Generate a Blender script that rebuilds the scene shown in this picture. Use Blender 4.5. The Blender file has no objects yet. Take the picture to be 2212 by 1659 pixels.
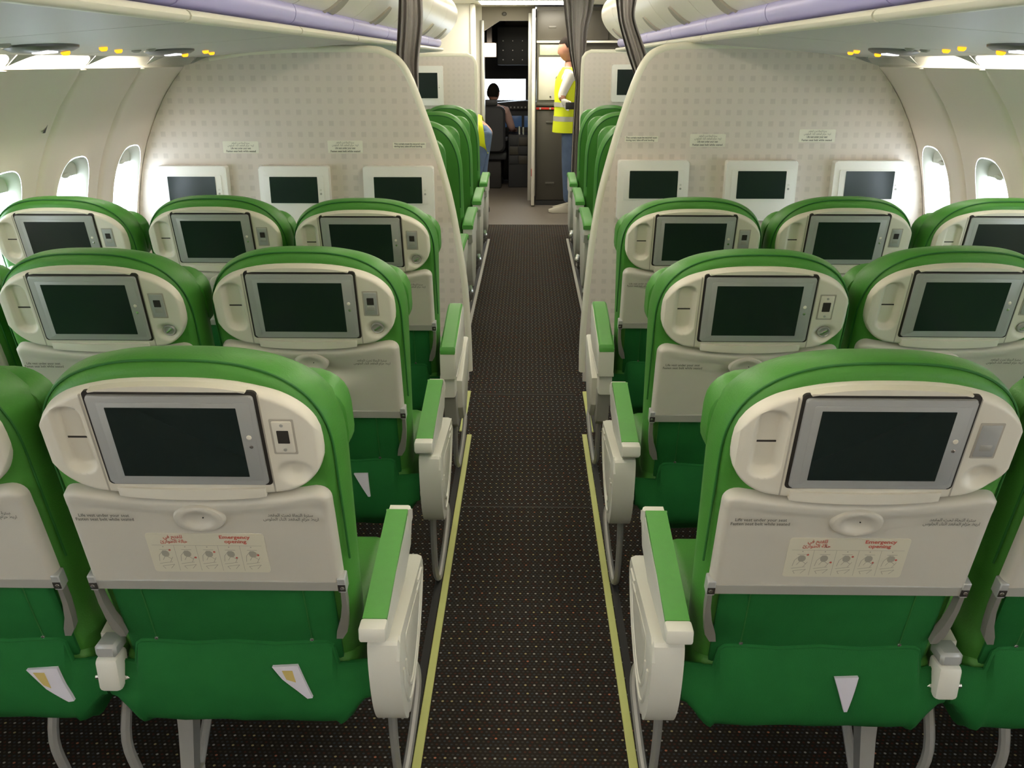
import bpy, bmesh, math, random
from mathutils import Vector, Matrix
random.seed(7)
S = bpy.context.scene
COL = S.collection
# ------------------------------------------------------------------ camera
F, CX, CY, HC = 1960.0, 1106.0, 829.5, 1.55
VX, VY = 1143.0, 132.0                      # vanishing point of the aisle in the 2212x1659 frame
pt = math.atan((CY - VY) / F); ps = math.atan((VX - CX) * math.cos(pt) / F)
cd = bpy.data.cameras.new('camera'); cam = bpy.data.objects.new('camera', cd); COL.objects.link(cam)
cd.sensor_width = 36.0; cd.lens = 36.0 * F / 2212.0; cd.clip_start = 0.02; cd.clip_end = 200
cam.location = (0, 0, HC)
cam.rotation_euler = (math.pi / 2 - pt, 0, ps)
S.camera = cam
# ------------------------------------------------------------------ world, exposure
W = bpy.data.worlds.new('overcast_sky'); S.world = W; W.use_nodes = True
bg = W.node_tree.nodes['Background']; bg.inputs[0].default_value = (0.78, 0.89, 1.0, 1); bg.inputs[1].default_value = 18.0
S.view_settings.view_transform = 'Standard'; S.view_settings.look = 'None'
S.view_settings.gamma = 1.0; S.view_settings.use_curve_mapping = False
S.view_settings.exposure = -0.55
CEIL_E, BIZ_E, COVE_E, ENTRY_E = 24.0, 34.0, 60.0, 34.0      # emission of the cabin's own lamps

# ------------------------------------------------------------------ materials
def mat(name, rgb, rough=0.5, metal=0.0, spec=0.5, noise=0.0, nscale=40.0, bump=0.0, bscale=300.0, emit=None, estr=0.0, coat=0.0):
    m = bpy.data.materials.new(name); m.use_nodes = True
    nt = m.node_tree; b = nt.nodes['Principled BSDF']
    b.inputs['Base Color'].default_value = (*rgb, 1); b.inputs['Roughness'].default_value = rough
    b.inputs['Metallic'].default_value = metal; b.inputs['Specular IOR Level'].default_value = spec
    b.inputs['Coat Weight'].default_value = coat
    if emit: b.inputs['Emission Color'].default_value = (*emit, 1); b.inputs['Emission Strength'].default_value = estr
    if noise or bump:
        tc = nt.nodes.new('ShaderNodeTexCoord')
    if noise:
        n = nt.nodes.new('ShaderNodeTexNoise'); n.inputs['Scale'].default_value = nscale; n.inputs['Detail'].default_value = 3
        r = nt.nodes.new('ShaderNodeMapRange'); r.inputs[3].default_value = 1 - noise; r.inputs[4].default_value = 1 + noise
        mx = nt.nodes.new('ShaderNodeVectorMath'); mx.operation = 'SCALE'; mx.inputs[0].default_value = rgb
        nt.links.new(tc.outputs['Object'], n.inputs['Vector']); nt.links.new(n.outputs[0], r.inputs[0])
        nt.links.new(r.outputs[0], mx.inputs['Scale']); nt.links.new(mx.outputs[0], b.inputs['Base Color'])
    if bump:
        n2 = nt.nodes.new('ShaderNodeTexNoise'); n2.inputs['Scale'].default_value = bscale; n2.inputs['Detail'].default_value = 2
        bp = nt.nodes.new('ShaderNodeBump'); bp.inputs['Strength'].default_value = bump; bp.inputs['Distance'].default_value = 0.002
        nt.links.new(tc.outputs['Object'], n2.inputs['Vector']); nt.links.new(n2.outputs[0], bp.inputs['Height'])
        nt.links.new(bp.outputs[0], b.inputs['Normal'])
    return m
M = {}
M['leather'] = mat('green_leather', (0.056, 0.225, 0.030), 0.44, spec=0.38, noise=0.10, nscale=9, bump=0.25, bscale=260)
M['leather_dark'] = mat('green_seam', (0.015, 0.13, 0.018), 0.6)
M['fabric'] = mat('green_fabric', (0.012, 0.125, 0.026), 0.8, spec=0.2, noise=0.16, nscale=14, bump=0.3, bscale=500)
M['pad'] = mat('green_armrest_vinyl', (0.080, 0.31, 0.050), 0.42, noise=0.06, nscale=60, bump=0.2, bscale=600)
M['cream'] = mat('cream_plastic', (0.71, 0.675, 0.56), 0.42, noise=0.03, nscale=6)
M['tray'] = mat('tray_plastic', (0.56, 0.535, 0.455), 0.45, noise=0.04, nscale=5, bump=0.06, bscale=700)
M['white'] = mat('white_plastic', (0.72, 0.71, 0.62), 0.4, noise=0.04, nscale=8)
M['bezel'] = mat('silver_bezel', (0.40, 0.41, 0.39), 0.4, metal=0.15)
M['grey'] = mat('grey_metal', (0.40, 0.40, 0.37), 0.4, metal=0.35, noise=0.08, nscale=20)
M['greyplastic'] = mat('grey_plastic', (0.36, 0.355, 0.31), 0.5)
M['chrome'] = mat('bright_metal', (0.75, 0.75, 0.72), 0.25, metal=0.9)
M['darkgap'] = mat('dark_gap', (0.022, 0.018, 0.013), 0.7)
M['screen'] = mat('screen_glass', (0.012, 0.020, 0.018), 0.22, spec=0.5)
M['ink'] = mat('ink', (0.12, 0.115, 0.095), 0.8)
M['inkgrey'] = mat('pale_ink', (0.36, 0.34, 0.27), 0.8)
M['red'] = mat('red_ink', (0.50, 0.10, 0.07), 0.8)
M['sticker'] = mat('sticker_film', (0.66, 0.63, 0.49), 0.35)
M['placard'] = mat('placard_film', (0.84, 0.81, 0.68), 0.4)
M['paper'] = mat('card_paper', (0.62, 0.60, 0.66), 0.6)
M['cardprint'] = mat('card_print', (0.50, 0.38, 0.12), 0.6)
M['strip'] = mat('photoluminescent_strip', (0.60, 0.63, 0.22), 0.5, noise=0.06, nscale=10)
M['stripgrey'] = mat('grey_floor_strip', (0.40, 0.38, 0.33), 0.5, noise=0.06, nscale=10)
M['sidewall'] = mat('sidewall_plastic', (0.87, 0.765, 0.67), 0.45, noise=0.02, nscale=3)
M['reveal'] = mat('window_reveal', (0.62, 0.62, 0.54), 0.35)
M['psu'] = mat('psu_panel', (0.54, 0.515, 0.47), 0.4, noise=0.02, nscale=3)
M['binwhite'] = mat('bin_plastic', (0.84, 0.80, 0.68), 0.35, noise=0.02, nscale=3)
M['lip'] = mat('bin_rail_cream', (0.80, 0.77, 0.62), 0.35)
M['lavender'] = mat('lavender_rail', (0.44, 0.41, 0.69), 0.4, noise=0.03, nscale=5)
M['handle'] = mat('bin_handle_grey', (0.42, 0.39, 0.32), 0.45)
M['monwhite'] = mat('monitor_white', (0.86, 0.84, 0.77), 0.4)
M['armgrey'] = mat('recline_arm_grey', (0.20, 0.195, 0.17), 0.5)
M['black'] = mat('black_plastic', (0.02, 0.02, 0.02), 0.5)
M['darkpsu'] = mat('dark_psu', (0.10, 0.10, 0.09), 0.35)
M['ceiling'] = mat('ceiling_panel', (0.80, 0.77, 0.68), 0.5)
M['vinyl'] = mat('entry_vinyl', (0.125, 0.105, 0.085), 0.5, noise=0.12, nscale=30)
M['underfloor'] = mat('dark_wall', (0.18, 0.17, 0.15), 0.7)
M['curtain'] = mat('curtain_cloth', (0.30, 0.275, 0.26), 0.85, spec=0.1, noise=0.08, nscale=60)
M['galley'] = mat('galley_laminate', (0.060, 0.054, 0.042), 0.45)
M['galleydark'] = mat('galley_dark', (0.09, 0.085, 0.07), 0.4)
M['alu'] = mat('brushed_aluminium', (0.62, 0.62, 0.58), 0.35, metal=0.5)
M['ovenwhite'] = mat('container_white', (0.62, 0.60, 0.52), 0.4, noise=0.06, nscale=12)
M['paleGreen'] = mat('label_green', (0.36, 0.40, 0.28), 0.5, noise=0.2, nscale=60)
M['redlatch'] = mat('red_latch', (0.45, 0.03, 0.02), 0.4)
M['doorwhite'] = mat('door_white', (0.74, 0.71, 0.62), 0.4)
M['header'] = mat('header_panel', (0.24, 0.215, 0.165), 0.5)
M['cockpit'] = mat('cockpit_dark', (0.035, 0.032, 0.03), 0.7)
M['cockpitgrey'] = mat('cockpit_panel', (0.035, 0.036, 0.038), 0.6)
M['cockpitblue'] = mat('cockpit_display', (0.03, 0.06, 0.12), 0.3, emit=(0.15, 0.3, 0.6), estr=0.15)
M['skin'] = mat('skin', (0.42, 0.20, 0.13), 0.55)
M['hair'] = mat('dark_hair', (0.015, 0.012, 0.01), 0.9, spec=0.05)
M['shirt'] = mat('pink_shirt', (0.55, 0.36, 0.31), 0.8)
M['tee'] = mat('white_tshirt', (0.72, 0.70, 0.64), 0.8)
M['vest'] = mat('hi_vis_yellow', (0.70, 0.80, 0.01), 0.6)
M['reflect'] = mat('reflective_tape', (0.50, 0.49, 0.44), 0.3, metal=0.3)
M['jeans'] = mat('denim', (0.10, 0.15, 0.26), 0.85, noise=0.35, nscale=10)
M['trousers'] = mat('dark_trousers', (0.02, 0.02, 0.025), 0.8)
M['shoe'] = mat('pale_shoe', (0.45, 0.42, 0.34), 0.6)
M['darkshoe'] = mat('dark_shoe', (0.03, 0.03, 0.03), 0.6)
def emitter(name, rgb, st):
    m = bpy.data.materials.new(name); m.use_nodes = True; nt = m.node_tree; nt.nodes.clear()
    e = nt.nodes.new('ShaderNodeEmission'); e.inputs[0].default_value = (*rgb, 1); e.inputs[1].default_value = st
    o = nt.nodes.new('ShaderNodeOutputMaterial'); nt.links.new(e.outputs[0], o.inputs[0]); return m
WARM = (1.0, 0.915, 0.80)
M['ceil_lamp'] = emitter('ceiling_lamp', WARM, CEIL_E)
M['biz_lamp'] = emitter('forward_ceiling_lamp', WARM, BIZ_E)
M['cove_lamp'] = emitter('sidewall_cove_lamp', (1.0, 0.955, 0.87), COVE_E)
M['entry_lamp'] = emitter('entry_lamp', (1.0, 0.93, 0.78), ENTRY_E)
M['amber'] = emitter('amber_reading_light', (1.0, 0.42, 0.02), 3.0)
M['sign'] = emitter('lit_sign', (0.95, 0.95, 1.0), 4.0)
M['dome'] = emitter('cockpit_dome_light', (1.0, 0.82, 0.62), 22.0)
# window pane: clear thin sheet with a faint reflection
g = bpy.data.materials.new('clear_pane'); g.use_nodes = True; nt = g.node_tree; nt.nodes.clear()
tr = nt.nodes.new('ShaderNodeBsdfTransparent'); gl = nt.nodes.new('ShaderNodeBsdfGlossy'); gl.inputs['Roughness'].default_value = 0.05
mxs = nt.nodes.new('ShaderNodeMixShader'); mxs.inputs[0].default_value = 0.06; out = nt.nodes.new('ShaderNodeOutputMaterial')
nt.links.new(tr.outputs[0], mxs.inputs[1]); nt.links.new(gl.outputs[0], mxs.inputs[2]); nt.links.new(mxs.outputs[0], out.inputs[0]); M['pane'] = g
# carpet: dark pile with rows of small woven dots
def carpet_mat():
    m = bpy.data.materials.new('dotted_carpet'); m.use_nodes = True; nt = m.node_tree; b = nt.nodes['Principled BSDF']
    b.inputs['Roughness'].default_value = 0.95; b.inputs['Specular IOR Level'].default_value = 0.05
    N = nt.nodes.new; L = nt.links.new
    def math_(op, a, c=None, v=None):
        n = N('ShaderNodeMath'); n.operation = op
        L(a, n.inputs[0])
        if c is not None: L(c, n.inputs[1])
        if v is not None: n.inputs[1].default_value = v
        return n.outputs[0]
    geo = N('ShaderNodeNewGeometry'); sp = N('ShaderNodeSeparateXYZ'); L(geo.outputs['Position'], sp.inputs[0])
    cx = math_('DIVIDE', sp.outputs[0], v=0.0118); cy = math_('DIVIDE', sp.outputs[1], v=0.0112)
    iy = math_('FLOOR', cy)
    half = math_('MULTIPLY', math_('PINGPONG', iy, v=1.0), v=0.5)
    cx = math_('ADD', cx, half); ix = math_('FLOOR', cx)
    fx = math_('SUBTRACT', math_('FRACT', cx), v=0.5); fy = math_('SUBTRACT', math_('FRACT', cy), v=0.5)
    d = math_('ADD', math_('MULTIPLY', fx, fx), math_('MULTIPLY', fy, fy))
    dot = math_('LESS_THAN', d, v=0.075)
    m3 = math_('COMPARE', math_('MODULO', math_('ADD', iy, v=3000.0), v=3.0), v=0.0); nt.nodes[-1].inputs[2].default_value = 0.3
    m2 = math_('COMPARE', math_('MODULO', math_('ADD', ix, v=2000.0), v=2.0), v=0.0); nt.nodes[-1].inputs[2].default_value = 0.3
    bright = math_('MULTIPLY', m3, m2)
    cv = N('ShaderNodeCombineXYZ'); L(ix, cv.inputs[0]); L(iy, cv.inputs[1])
    wn = N('ShaderNodeTexWhiteNoise'); wn.noise_dimensions = '2D'; L(cv.outputs[0], wn.inputs['Vector'])
    r1 = N('ShaderNodeValToRGB'); r1.color_ramp.interpolation = 'CONSTANT'
    e = r1.color_ramp.elements; e[0].position = 0; e[0].color = (0.050, 0.049, 0.045, 1); e[1].position = 0.35; e[1].color = (0.072, 0.030, 0.022, 1)
    x = r1.color_ramp.elements.new(0.6); x.color = (0.042, 0.052, 0.056, 1); x = r1.color_ramp.elements.new(0.85); x.color = (0.058, 0.050, 0.035, 1)
    r2 = N('ShaderNodeValToRGB'); r2.color_ramp.interpolation = 'CONSTANT'
    e = r2.color_ramp.elements; e[0].position = 0; e[0].color = (0.33, 0.33, 0.29, 1); e[1].position = 0.55; e[1].color = (0.38, 0.33, 0.16, 1)
    x = r2.color_ramp.elements.new(0.75); x.color = (0.27, 0.28, 0.28, 1); x = r2.color_ramp.elements.new(0.93); x.color = (0.42, 0.16, 0.09, 1)
    L(wn.outputs['Value'], r1.inputs[0]); L(wn.outputs['Value'], r2.inputs[0])
    a = N('ShaderNodeMix'); a.data_type = 'RGBA'; L(bright, a.inputs[0]); L(r1.outputs[0], a.inputs[6]); L(r2.outputs[0], a.inputs[7])
    c = N('ShaderNodeMix'); c.data_type = 'RGBA'; L(dot, c.inputs[0]); c.inputs[6].default_value = (0.028, 0.023, 0.019, 1); L(a.outputs[2], c.inputs[7])
    L(c.outputs[2], b.inputs['Base Color']); return m
M['carpet'] = carpet_mat()
# partition laminate: cream with faint printed squares
def laminate(name, pitch, amt):
    m = bpy.data.materials.new(name); m.use_nodes = True; nt = m.node_tree; b = nt.nodes['Principled BSDF']
    b.inputs['Roughness'].default_value = 0.45
    N = nt.nodes.new; L = nt.links.new
    geo = N('ShaderNodeNewGeometry'); sp = N('ShaderNodeSeparateXYZ'); L(geo.outputs['Position'], sp.inputs[0])
    def cell(out):
        a = N('ShaderNodeMath'); a.operation = 'DIVIDE'; L(out, a.inputs[0]); a.inputs[1].default_value = pitch
        f = N('ShaderNodeMath'); f.operation = 'FRACT'; L(a.outputs[0], f.inputs[0])
        s = N('ShaderNodeMath'); s.operation = 'SUBTRACT'; L(f.outputs[0], s.inputs[0]); s.inputs[1].default_value = 0.5
        q = N('ShaderNodeMath'); q.operation = 'ABSOLUTE'; L(s.outputs[0], q.inputs[0])
        r = N('ShaderNodeMapRange'); r.interpolation_type = 'SMOOTHSTEP'; L(q.outputs[0], r.inputs[0]); r.inputs[1].default_value = 0.19; r.inputs[2].default_value = 0.27; r.inputs[3].default_value = 1; r.inputs[4].default_value = 0
        fl = N('ShaderNodeMath'); fl.operation = 'FLOOR'; L(a.outputs[0], fl.inputs[0]); return r.outputs[0], fl.outputs[0]
    a, ia = cell(sp.outputs[0]); c, ic = cell(sp.outputs[2])
    p = N('ShaderNodeMath'); p.operation = 'MULTIPLY'; L(a, p.inputs[0]); L(c, p.inputs[1])
    cv = N('ShaderNodeCombineXYZ'); L(ia, cv.inputs[0]); L(ic, cv.inputs[1])
    wn = N('ShaderNodeTexWhiteNoise'); wn.noise_dimensions = '2D'; L(cv.outputs[0], wn.inputs['Vector'])
    r = N('ShaderNodeMapRange'); L(wn.outputs['Value'], r.inputs[0]); r.inputs[3].default_value = amt * 0.55; r.inputs[4].default_value = amt
    k = N('ShaderNodeMath'); k.operation = 'MULTIPLY'; L(p.outputs[0], k.inputs[0]); L(r.outputs[0], k.inputs[1])
    mx = N('ShaderNodeMix'); mx.data_type = 'RGBA'; L(k.outputs[0], mx.inputs[0]); mx.inputs[6].default_value = (0.71, 0.635, 0.56, 1); mx.inputs[7].default_value = (0.36, 0.32, 0.28, 1)
    L(mx.outputs[2], b.inputs['Base Color']); return m
M['laminate'] = laminate('printed_square_laminate', 0.05, 0.26)
M['laminate2'] = laminate('printed_square_laminate_fine', 0.05, 0.13)

# ------------------------------------------------------------------ helpers
def me_from(name, verts, faces, smooth=True):
    me = bpy.data.meshes.new(name); me.from_pydata([tuple(v) for v in verts], [], faces); me.validate()
    bm = bmesh.new(); bm.from_mesh(me); bmesh.ops.recalc_face_normals(bm, faces=bm.faces); bm.to_mesh(me); bm.free()
    if smooth: smooth_me(me)
    return me
def smooth_me(me, ang=38):
    for p in me.polygons: p.use_smooth = True
    try: me.set_sharp_from_angle(angle=math.radians(ang))
    except Exception: pass
def link(name, me, m=None, parent=None, loc=None):
    o = bpy.data.objects.new(name, me); COL.objects.link(o)
    if m is not None and me is not None and len(me.materials) == 0: me.materials.append(M[m] if isinstance(m, str) else m)
    if parent is not None: o.parent = parent
    if loc is not None: o.location = loc
    return o
def empty(name, loc=(0, 0, 0)):
    o = bpy.data.objects.new(name, None); COL.objects.link(o); o.location = loc; o.empty_display_size = 0.1; return o
def tag(o, label=None, cat=None, group=None, kind=None):
    if label: o['label'] = label
    if cat: o['category'] = cat
    if group: o['group'] = group
    if kind: o['kind'] = kind
    return o
def copy_tree(o, parent=None):
    c = o.copy(); COL.objects.link(c); c.parent = parent
    for ch in o.children: copy_tree(ch, c)
    return c
def box_me(name, x0, x1, y0, y1, z0, z1, bev=0.0, seg=2, T=None):
    bm = bmesh.new(); bmesh.ops.create_cube(bm, size=1)
    for v in bm.verts: v.co = Vector(((x0 + x1) / 2 + v.co.x * (x1 - x0), (y0 + y1) / 2 + v.co.y * (y1 - y0), (z0 + z1) / 2 + v.co.z * (z1 - z0)))
    if bev: bmesh.ops.bevel(bm, geom=list(bm.edges), offset=bev, segments=seg, profile=0.5, affect='EDGES')
    if T:
        for v in bm.verts: v.co = Vector(T(*v.co))
    bmesh.ops.recalc_face_normals(bm, faces=bm.faces)
    me = bpy.data.meshes.new(name); bm.to_mesh(me); bm.free(); smooth_me(me); return me
def loft_me(name, rings, cap0=True, cap1=True):
    n = len(rings[0]); V = [p for r in rings for p in r]; Fc = []
    for i in range(len(rings) - 1):
        for j in range(n):
            k = (j + 1) % n; Fc.append((i * n + j, i * n + k, (i + 1) * n + k, (i + 1) * n + j))
    if cap0: Fc.append(tuple(range(n)))
    if cap1: Fc.append(tuple((len(rings) - 1) * n + j for j in range(n)))
    return me_from(name, V, Fc)
def prism_me(name, pts, a, b, P, bev=0.0):
    """2-D outline pts, between depths a and b, mapped by P(u, v, w)"""
    bm = bmesh.new(); n = len(pts)
    lo = [bm.verts.new((u, v, a)) for u, v in pts]; hi = [bm.verts.new((u, v, b)) for u, v in pts]
    bm.faces.new(lo[::-1]); top = bm.faces.new(hi)
    for i in range(n): bm.faces.new((lo[i], lo[(i + 1) % n], hi[(i + 1) % n], hi[i]))
    if bev: bmesh.ops.bevel(bm, geom=list(top.edges), offset=bev, segments=2, profile=0.5, affect='EDGES')
    for v in bm.verts: v.co = Vector(P(*v.co))
    bmesh.ops.recalc_face_normals(bm, faces=bm.faces)
    me = bpy.data.meshes.new(name); bm.to_mesh(me); bm.free(); smooth_me(me, 30); return me
def tube_me(name, pts, r, seg=8, closed=False, flat=1.0):
    pts = [Vector(p) for p in pts]; n = len(pts); rings = []
    up = Vector((0.31, 0.17, 0.93)).normalized()
    prev = None
    for i, p in enumerate(pts):
        a = pts[(i - 1) % n] if (closed or i > 0) else p; b = pts[(i + 1) % n] if (closed or i < n - 1) else p
        t = (b - a).normalized()
        s = (up - up.dot(t) * t) if prev is None else (prev - prev.dot(t) * t)
        s.normalize(); prev = s; q = t.cross(s)
        rr = r[i] if isinstance(r, (list, tuple)) else r
        rings.append([p + s * math.cos(2 * math.pi * k / seg) * rr + q * math.sin(2 * math.pi * k / seg) * rr * flat for k in range(seg)])
    if closed: rings.append(rings[0]); return loft_me(name, rings, False, False)
    return loft_me(name, rings)
def spline(pts, n=6):
    """Catmull-Rom through pts"""
    P = [Vector(p) for p in pts]; P = [2 * P[0] - P[1]] + P + [2 * P[-1] - P[-2]]; out = []
    for i in range(1, len(P) - 2):
        for k in range(n):
            t = k / n; a, b, c, d = P[i - 1], P[i], P[i + 1], P[i + 2]
            out.append(0.5 * ((2 * b) + (c - a) * t + (2 * a - 5 * b + 4 * c - d) * t * t + (3 * b - a - 3 * c + d) * t ** 3))
    out.append(P[-2]); return out
def slab_me(name, grid, off):
    """closed slab from a grid of points and an offset vector"""
    nu, nv = len(grid), len(grid[0]); off = Vector(off); V = [Vector(p) for r in grid for p in r]; V += [v + off for v in V]; n = nu * nv; Fc = []
    for i in range(nu - 1):
        for j in range(nv - 1):
            a, b, c, d = i * nv + j, i * nv + j + 1, (i + 1) * nv + j + 1, (i + 1) * nv + j
            Fc += [(a, b, c, d), (n + d, n + c, n + b, n + a)]
    rim = [(i, 0) for i in range(nu)] + [(nu - 1, j) for j in range(1, nv)] + [(i, nv - 1) for i in range(nu - 2, -1, -1)] + [(0, j) for j in range(nv - 2, 0, -1)]
    ids = [i * nv + j for i, j in rim]
    for k in range(len(ids)):
        a, b = ids[k], ids[(k + 1) % len(ids)]; Fc.append((a, b, n + b, n + a))
    return me_from(name, V, Fc)
def rrect(cx, cy, hx, hy, r, n=5):
    out = []
    for sx, sy, a0 in ((1, 1, 0), (-1, 1, 90), (-1, -1, 180), (1, -1, 270)):
        for k in range(n + 1):
            a = math.radians(a0 + 90 * k / n); out.append((cx + sx * (hx - r) + r * math.cos(a), cy + sy * (hy - r) + r * math.sin(a)))
    return out
def ellipse(cx, cy, rx, ry, n=24): return [(cx + rx * math.cos(2 * math.pi * k / n), cy + ry * math.sin(2 * math.pi * k / n)) for k in range(n)]
def sstep(a, b, x):
    t = max(0.0, min(1.0, (x - a) / (b - a))); return t * t * (3 - 2 * t)
def text_me(name, lines, size, P, cx, cy, lead=1.25, align='CENTER', bold=0.0, depth=0.0, width=None):
    """lettering as flat mesh, mapped by P(u, v, w)"""
    cu = bpy.data.curves.new(name, 'FONT'); cu.body = '\n'.join(lines); cu.size = size; cu.align_x = align; cu.align_y = 'CENTER'
    cu.space_line = lead; cu.resolution_u = 2; cu.offset = bold
    o = bpy.data.objects.new(name, cu); COL.objects.link(o); dg = bpy.context.evaluated_depsgraph_get(); dg.update()
    me = bpy.data.meshes.new_from_object(o.evaluated_get(dg)); bpy.data.objects.remove(o); bpy.data.curves.remove(cu)
    me.materials.clear(); xs = [v.co.x for v in me.vertices] or [0]; ys = [v.co.y for v in me.vertices] or [0]
    k = 1.0 if not width else width / max(1e-6, max(xs) - min(xs)); mx = (max(xs) + min(xs)) / 2; my = (max(ys) + min(ys)) / 2
    for v in me.vertices: v.co = Vector(P(cx + (v.co.x - mx) * k, cy + (v.co.y - my), depth))
    me.name = name; return me
# Arabic letters in joined forms, laid out right to left by hand
_AR = {'ا': (0xFE8D, 0xFE8E), 'ب': (0xFE8F, 0xFE90, 0xFE91, 0xFE92), 'ة': (0xFE93, 0xFE94), 'ت': (0xFE95, 0xFE96, 0xFE97, 0xFE98), 'ث': (0xFE99, 0xFE9A, 0xFE9B, 0xFE9C),
       'ج': (0xFE9D, 0xFE9E, 0xFE9F, 0xFEA0), 'ح': (0xFEA1, 0xFEA2, 0xFEA3, 0xFEA4), 'د': (0xFEA9, 0xFEAA), 'ر': (0xFEAD, 0xFEAE), 'ز': (0xFEAF, 0xFEB0),
       'س': (0xFEB1, 0xFEB2, 0xFEB3, 0xFEB4), 'ط': (0xFEC1, 0xFEC2, 0xFEC3, 0xFEC4), 'ع': (0xFEC9, 0xFECA, 0xFECB, 0xFECC), 'ف': (0xFED1, 0xFED2, 0xFED3, 0xFED4),
       'ق': (0xFED5, 0xFED6, 0xFED7, 0xFED8), 'ل': (0xFEDD, 0xFEDE, 0xFEDF, 0xFEE0), 'م': (0xFEE1, 0xFEE2, 0xFEE3, 0xFEE4), 'ن': (0xFEE5, 0xFEE6, 0xFEE7, 0xFEE8),
       'و': (0xFEED, 0xFEEE), 'ي': (0xFEF1, 0xFEF2, 0xFEF3, 0xFEF4), 'ئ': (0xFE89, 0xFE8A, 0xFE8B, 0xFE8C), 'ء': (0xFE80,)}
def arabic(s):
    out = []
    for i, c in enumerate(s):
        if c not in _AR: out.append(c); continue
        f = _AR[c]; p = s[i - 1] if i else ' '; q = s[i + 1] if i + 1 < len(s) else ' '
        jp = p in _AR and len(_AR[p]) == 4 and len(f) > 1; jn = len(f) == 4 and q in _AR and len(_AR[q]) > 1
        out.append(chr(f[3] if jp and jn else f[1] if jp else f[2] if jn else f[0]))
    return ''.join(out)[::-1]

# ------------------------------------------------------------------ the cabin shell
D_BULK, D_FRONT, D_DOOR = 4.40, 9.20, 10.90
Y0 = -2.2                                    # the cabin is closed off behind the camera
PROF = [(1.66, 0.0), (1.76, 0.08), (1.85, 0.25), (1.90, 0.45), (1.915, 0.65), (1.90, 0.85), (1.87, 1.02), (1.825, 1.17), (1.765, 1.30), (1.70, 1.41), (1.635, 1.49), (1.60, 1.525)]
def prof(z):
    if z <= PROF[0][1]: return PROF[0][0]
    for i in range(len(PROF) - 1):
        a, b = PROF[i], PROF[i + 1]
        if z <= b[1]:
            t = (z - a[1]) / (b[1] - a[1])
            p0 = PROF[max(0, i - 1)]; p3 = PROF[min(len(PROF) - 1, i + 2)]
            m0 = (b[0] - p0[0]) / max(1e-6, b[1] - p0[1]) * (b[1] - a[1]); m1 = (p3[0] - a[0]) / max(1e-6, p3[1] - a[1]) * (b[1] - a[1])
            return (2 * t ** 3 - 3 * t * t + 1) * a[0] + (t ** 3 - 2 * t * t + t) * m0 + (-2 * t ** 3 + 3 * t * t) * b[0] + (t ** 3 - t * t) * m1
    return PROF[-1][0]
fl = link('floor', box_me('floor', -2.0, 2.0, Y0, 9.14, -0.06, 0.0), 'carpet'); tag(fl, kind='structure')
fe = link('floor_entry', box_me('floor_entry', -2.0, 2.0, 9.14, 13.2, -0.06, -0.002), 'vinyl'); tag(fe, kind='structure')
# seams where two lengths of carpet meet
for y in (3.0, 4.2):
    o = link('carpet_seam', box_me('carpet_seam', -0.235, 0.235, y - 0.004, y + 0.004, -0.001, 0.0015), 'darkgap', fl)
# luminous floor strips
TR = [(-0.253, 1.0, 3.68, 'strip'), (0.253, 1.0, 3.69, 'strip'), (-0.29, 3.72, 4.24, 'strip'), (0.285, 3.72, 4.24, 'strip'), (-0.362, 4.45, 8.33, 'stripgrey'), (0.362, 4.45, 8.36, 'stripgrey')]
for i, (x, y0, y1, m) in enumerate(TR):
    o = link('trim_%d' % (i + 1), box_me('trim', x - 0.0105, x + 0.0105, y0, y1, -0.004, 0.005, 0.002, 1), m); tag(o, kind='structure')
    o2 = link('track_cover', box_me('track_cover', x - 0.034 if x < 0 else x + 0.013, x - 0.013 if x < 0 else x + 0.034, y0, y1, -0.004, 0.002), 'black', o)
# sidewall panels, one window each
PW, WC = 0.53, 4.225                         # panel width and a window centre along the cabin
def panel_me():
    """local y -PW/2..PW/2, mirrored by object scale for the other side; outboard is -x"""
    N = 64; hz = 0.985
    def hole(k, s=1.0):
        a = 2 * math.pi * k / N; c, d = math.cos(a), math.sin(a); e = 2.0 / 2.9
        return (math.copysign(abs(c) ** e, c) * 0.138 * s, hz + math.copysign(abs(d) ** e, d) * 0.205 * s)
    def border(k):
        a = 2 * math.pi * k / N; c, d = math.cos(a), math.sin(a); H0, H1 = hz - 0.06, 1.525 - hz
        hy = H1 if d > 0 else H0; t = 1.0 / max(abs(c), abs(d)); return (c * t * (PW / 2), hz + d * t * hy)
    rings = []
    T = [0, 0.03, 0.08, 0.16, 0.26, 0.37, 0.48, 0.59, 0.70, 0.80, 0.88, 0.94, 0.975, 1.0]
    for t in T:
        r = []
        for k in range(N):
            a, b = hole(k), border(k); y = a[0] + (b[0] - a[0]) * t; z = a[1] + (b[1] - a[1]) * t
            e = PW / 2 - abs(y); x = -prof(z) + 0.010 * sstep(0.0, 0.03, e) - 0.012 * sstep(0.012, 0.0, e)
            x += 0.006 * sstep(0.10, 0.0, t)
            r.append((x, y, z))
        rings.append(r)
    # funnel into the window opening
    fun = [[(-prof(hole(k)[1]) - dd, hole(k, sc)[0], hole(k, sc)[1]) for k in range(N)] for dd, sc in ((-0.016, 0.985), (-0.010, 0.96), (0.004, 0.93), (0.020, 0.905), (0.034, 0.895))]
    V = [p for r in rings for p in r]; Fc = []
    def strip(i0, i1):
        for j in range(N): Fc.append((i0 * N + j, i0 * N + (j + 1) % N, i1 * N + (j + 1) % N, i1 * N + j))
    for i in range(len(rings) - 1): strip(i, i + 1)
    return me_from('panel', V, Fc), loft_me('window', fun, False, False), [(-prof(hole(k)[1]) - 0.033, hole(k, 0.90)[0], hole(k, 0.90)[1]) for k in range(N)]
PAN, WIN, PANE = panel_me()
PANE_ME = me_from('pane', PANE, [tuple(range(len(PANE)))], False)
_sh = [p for p in PANE if p[2] > 1.08]
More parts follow.
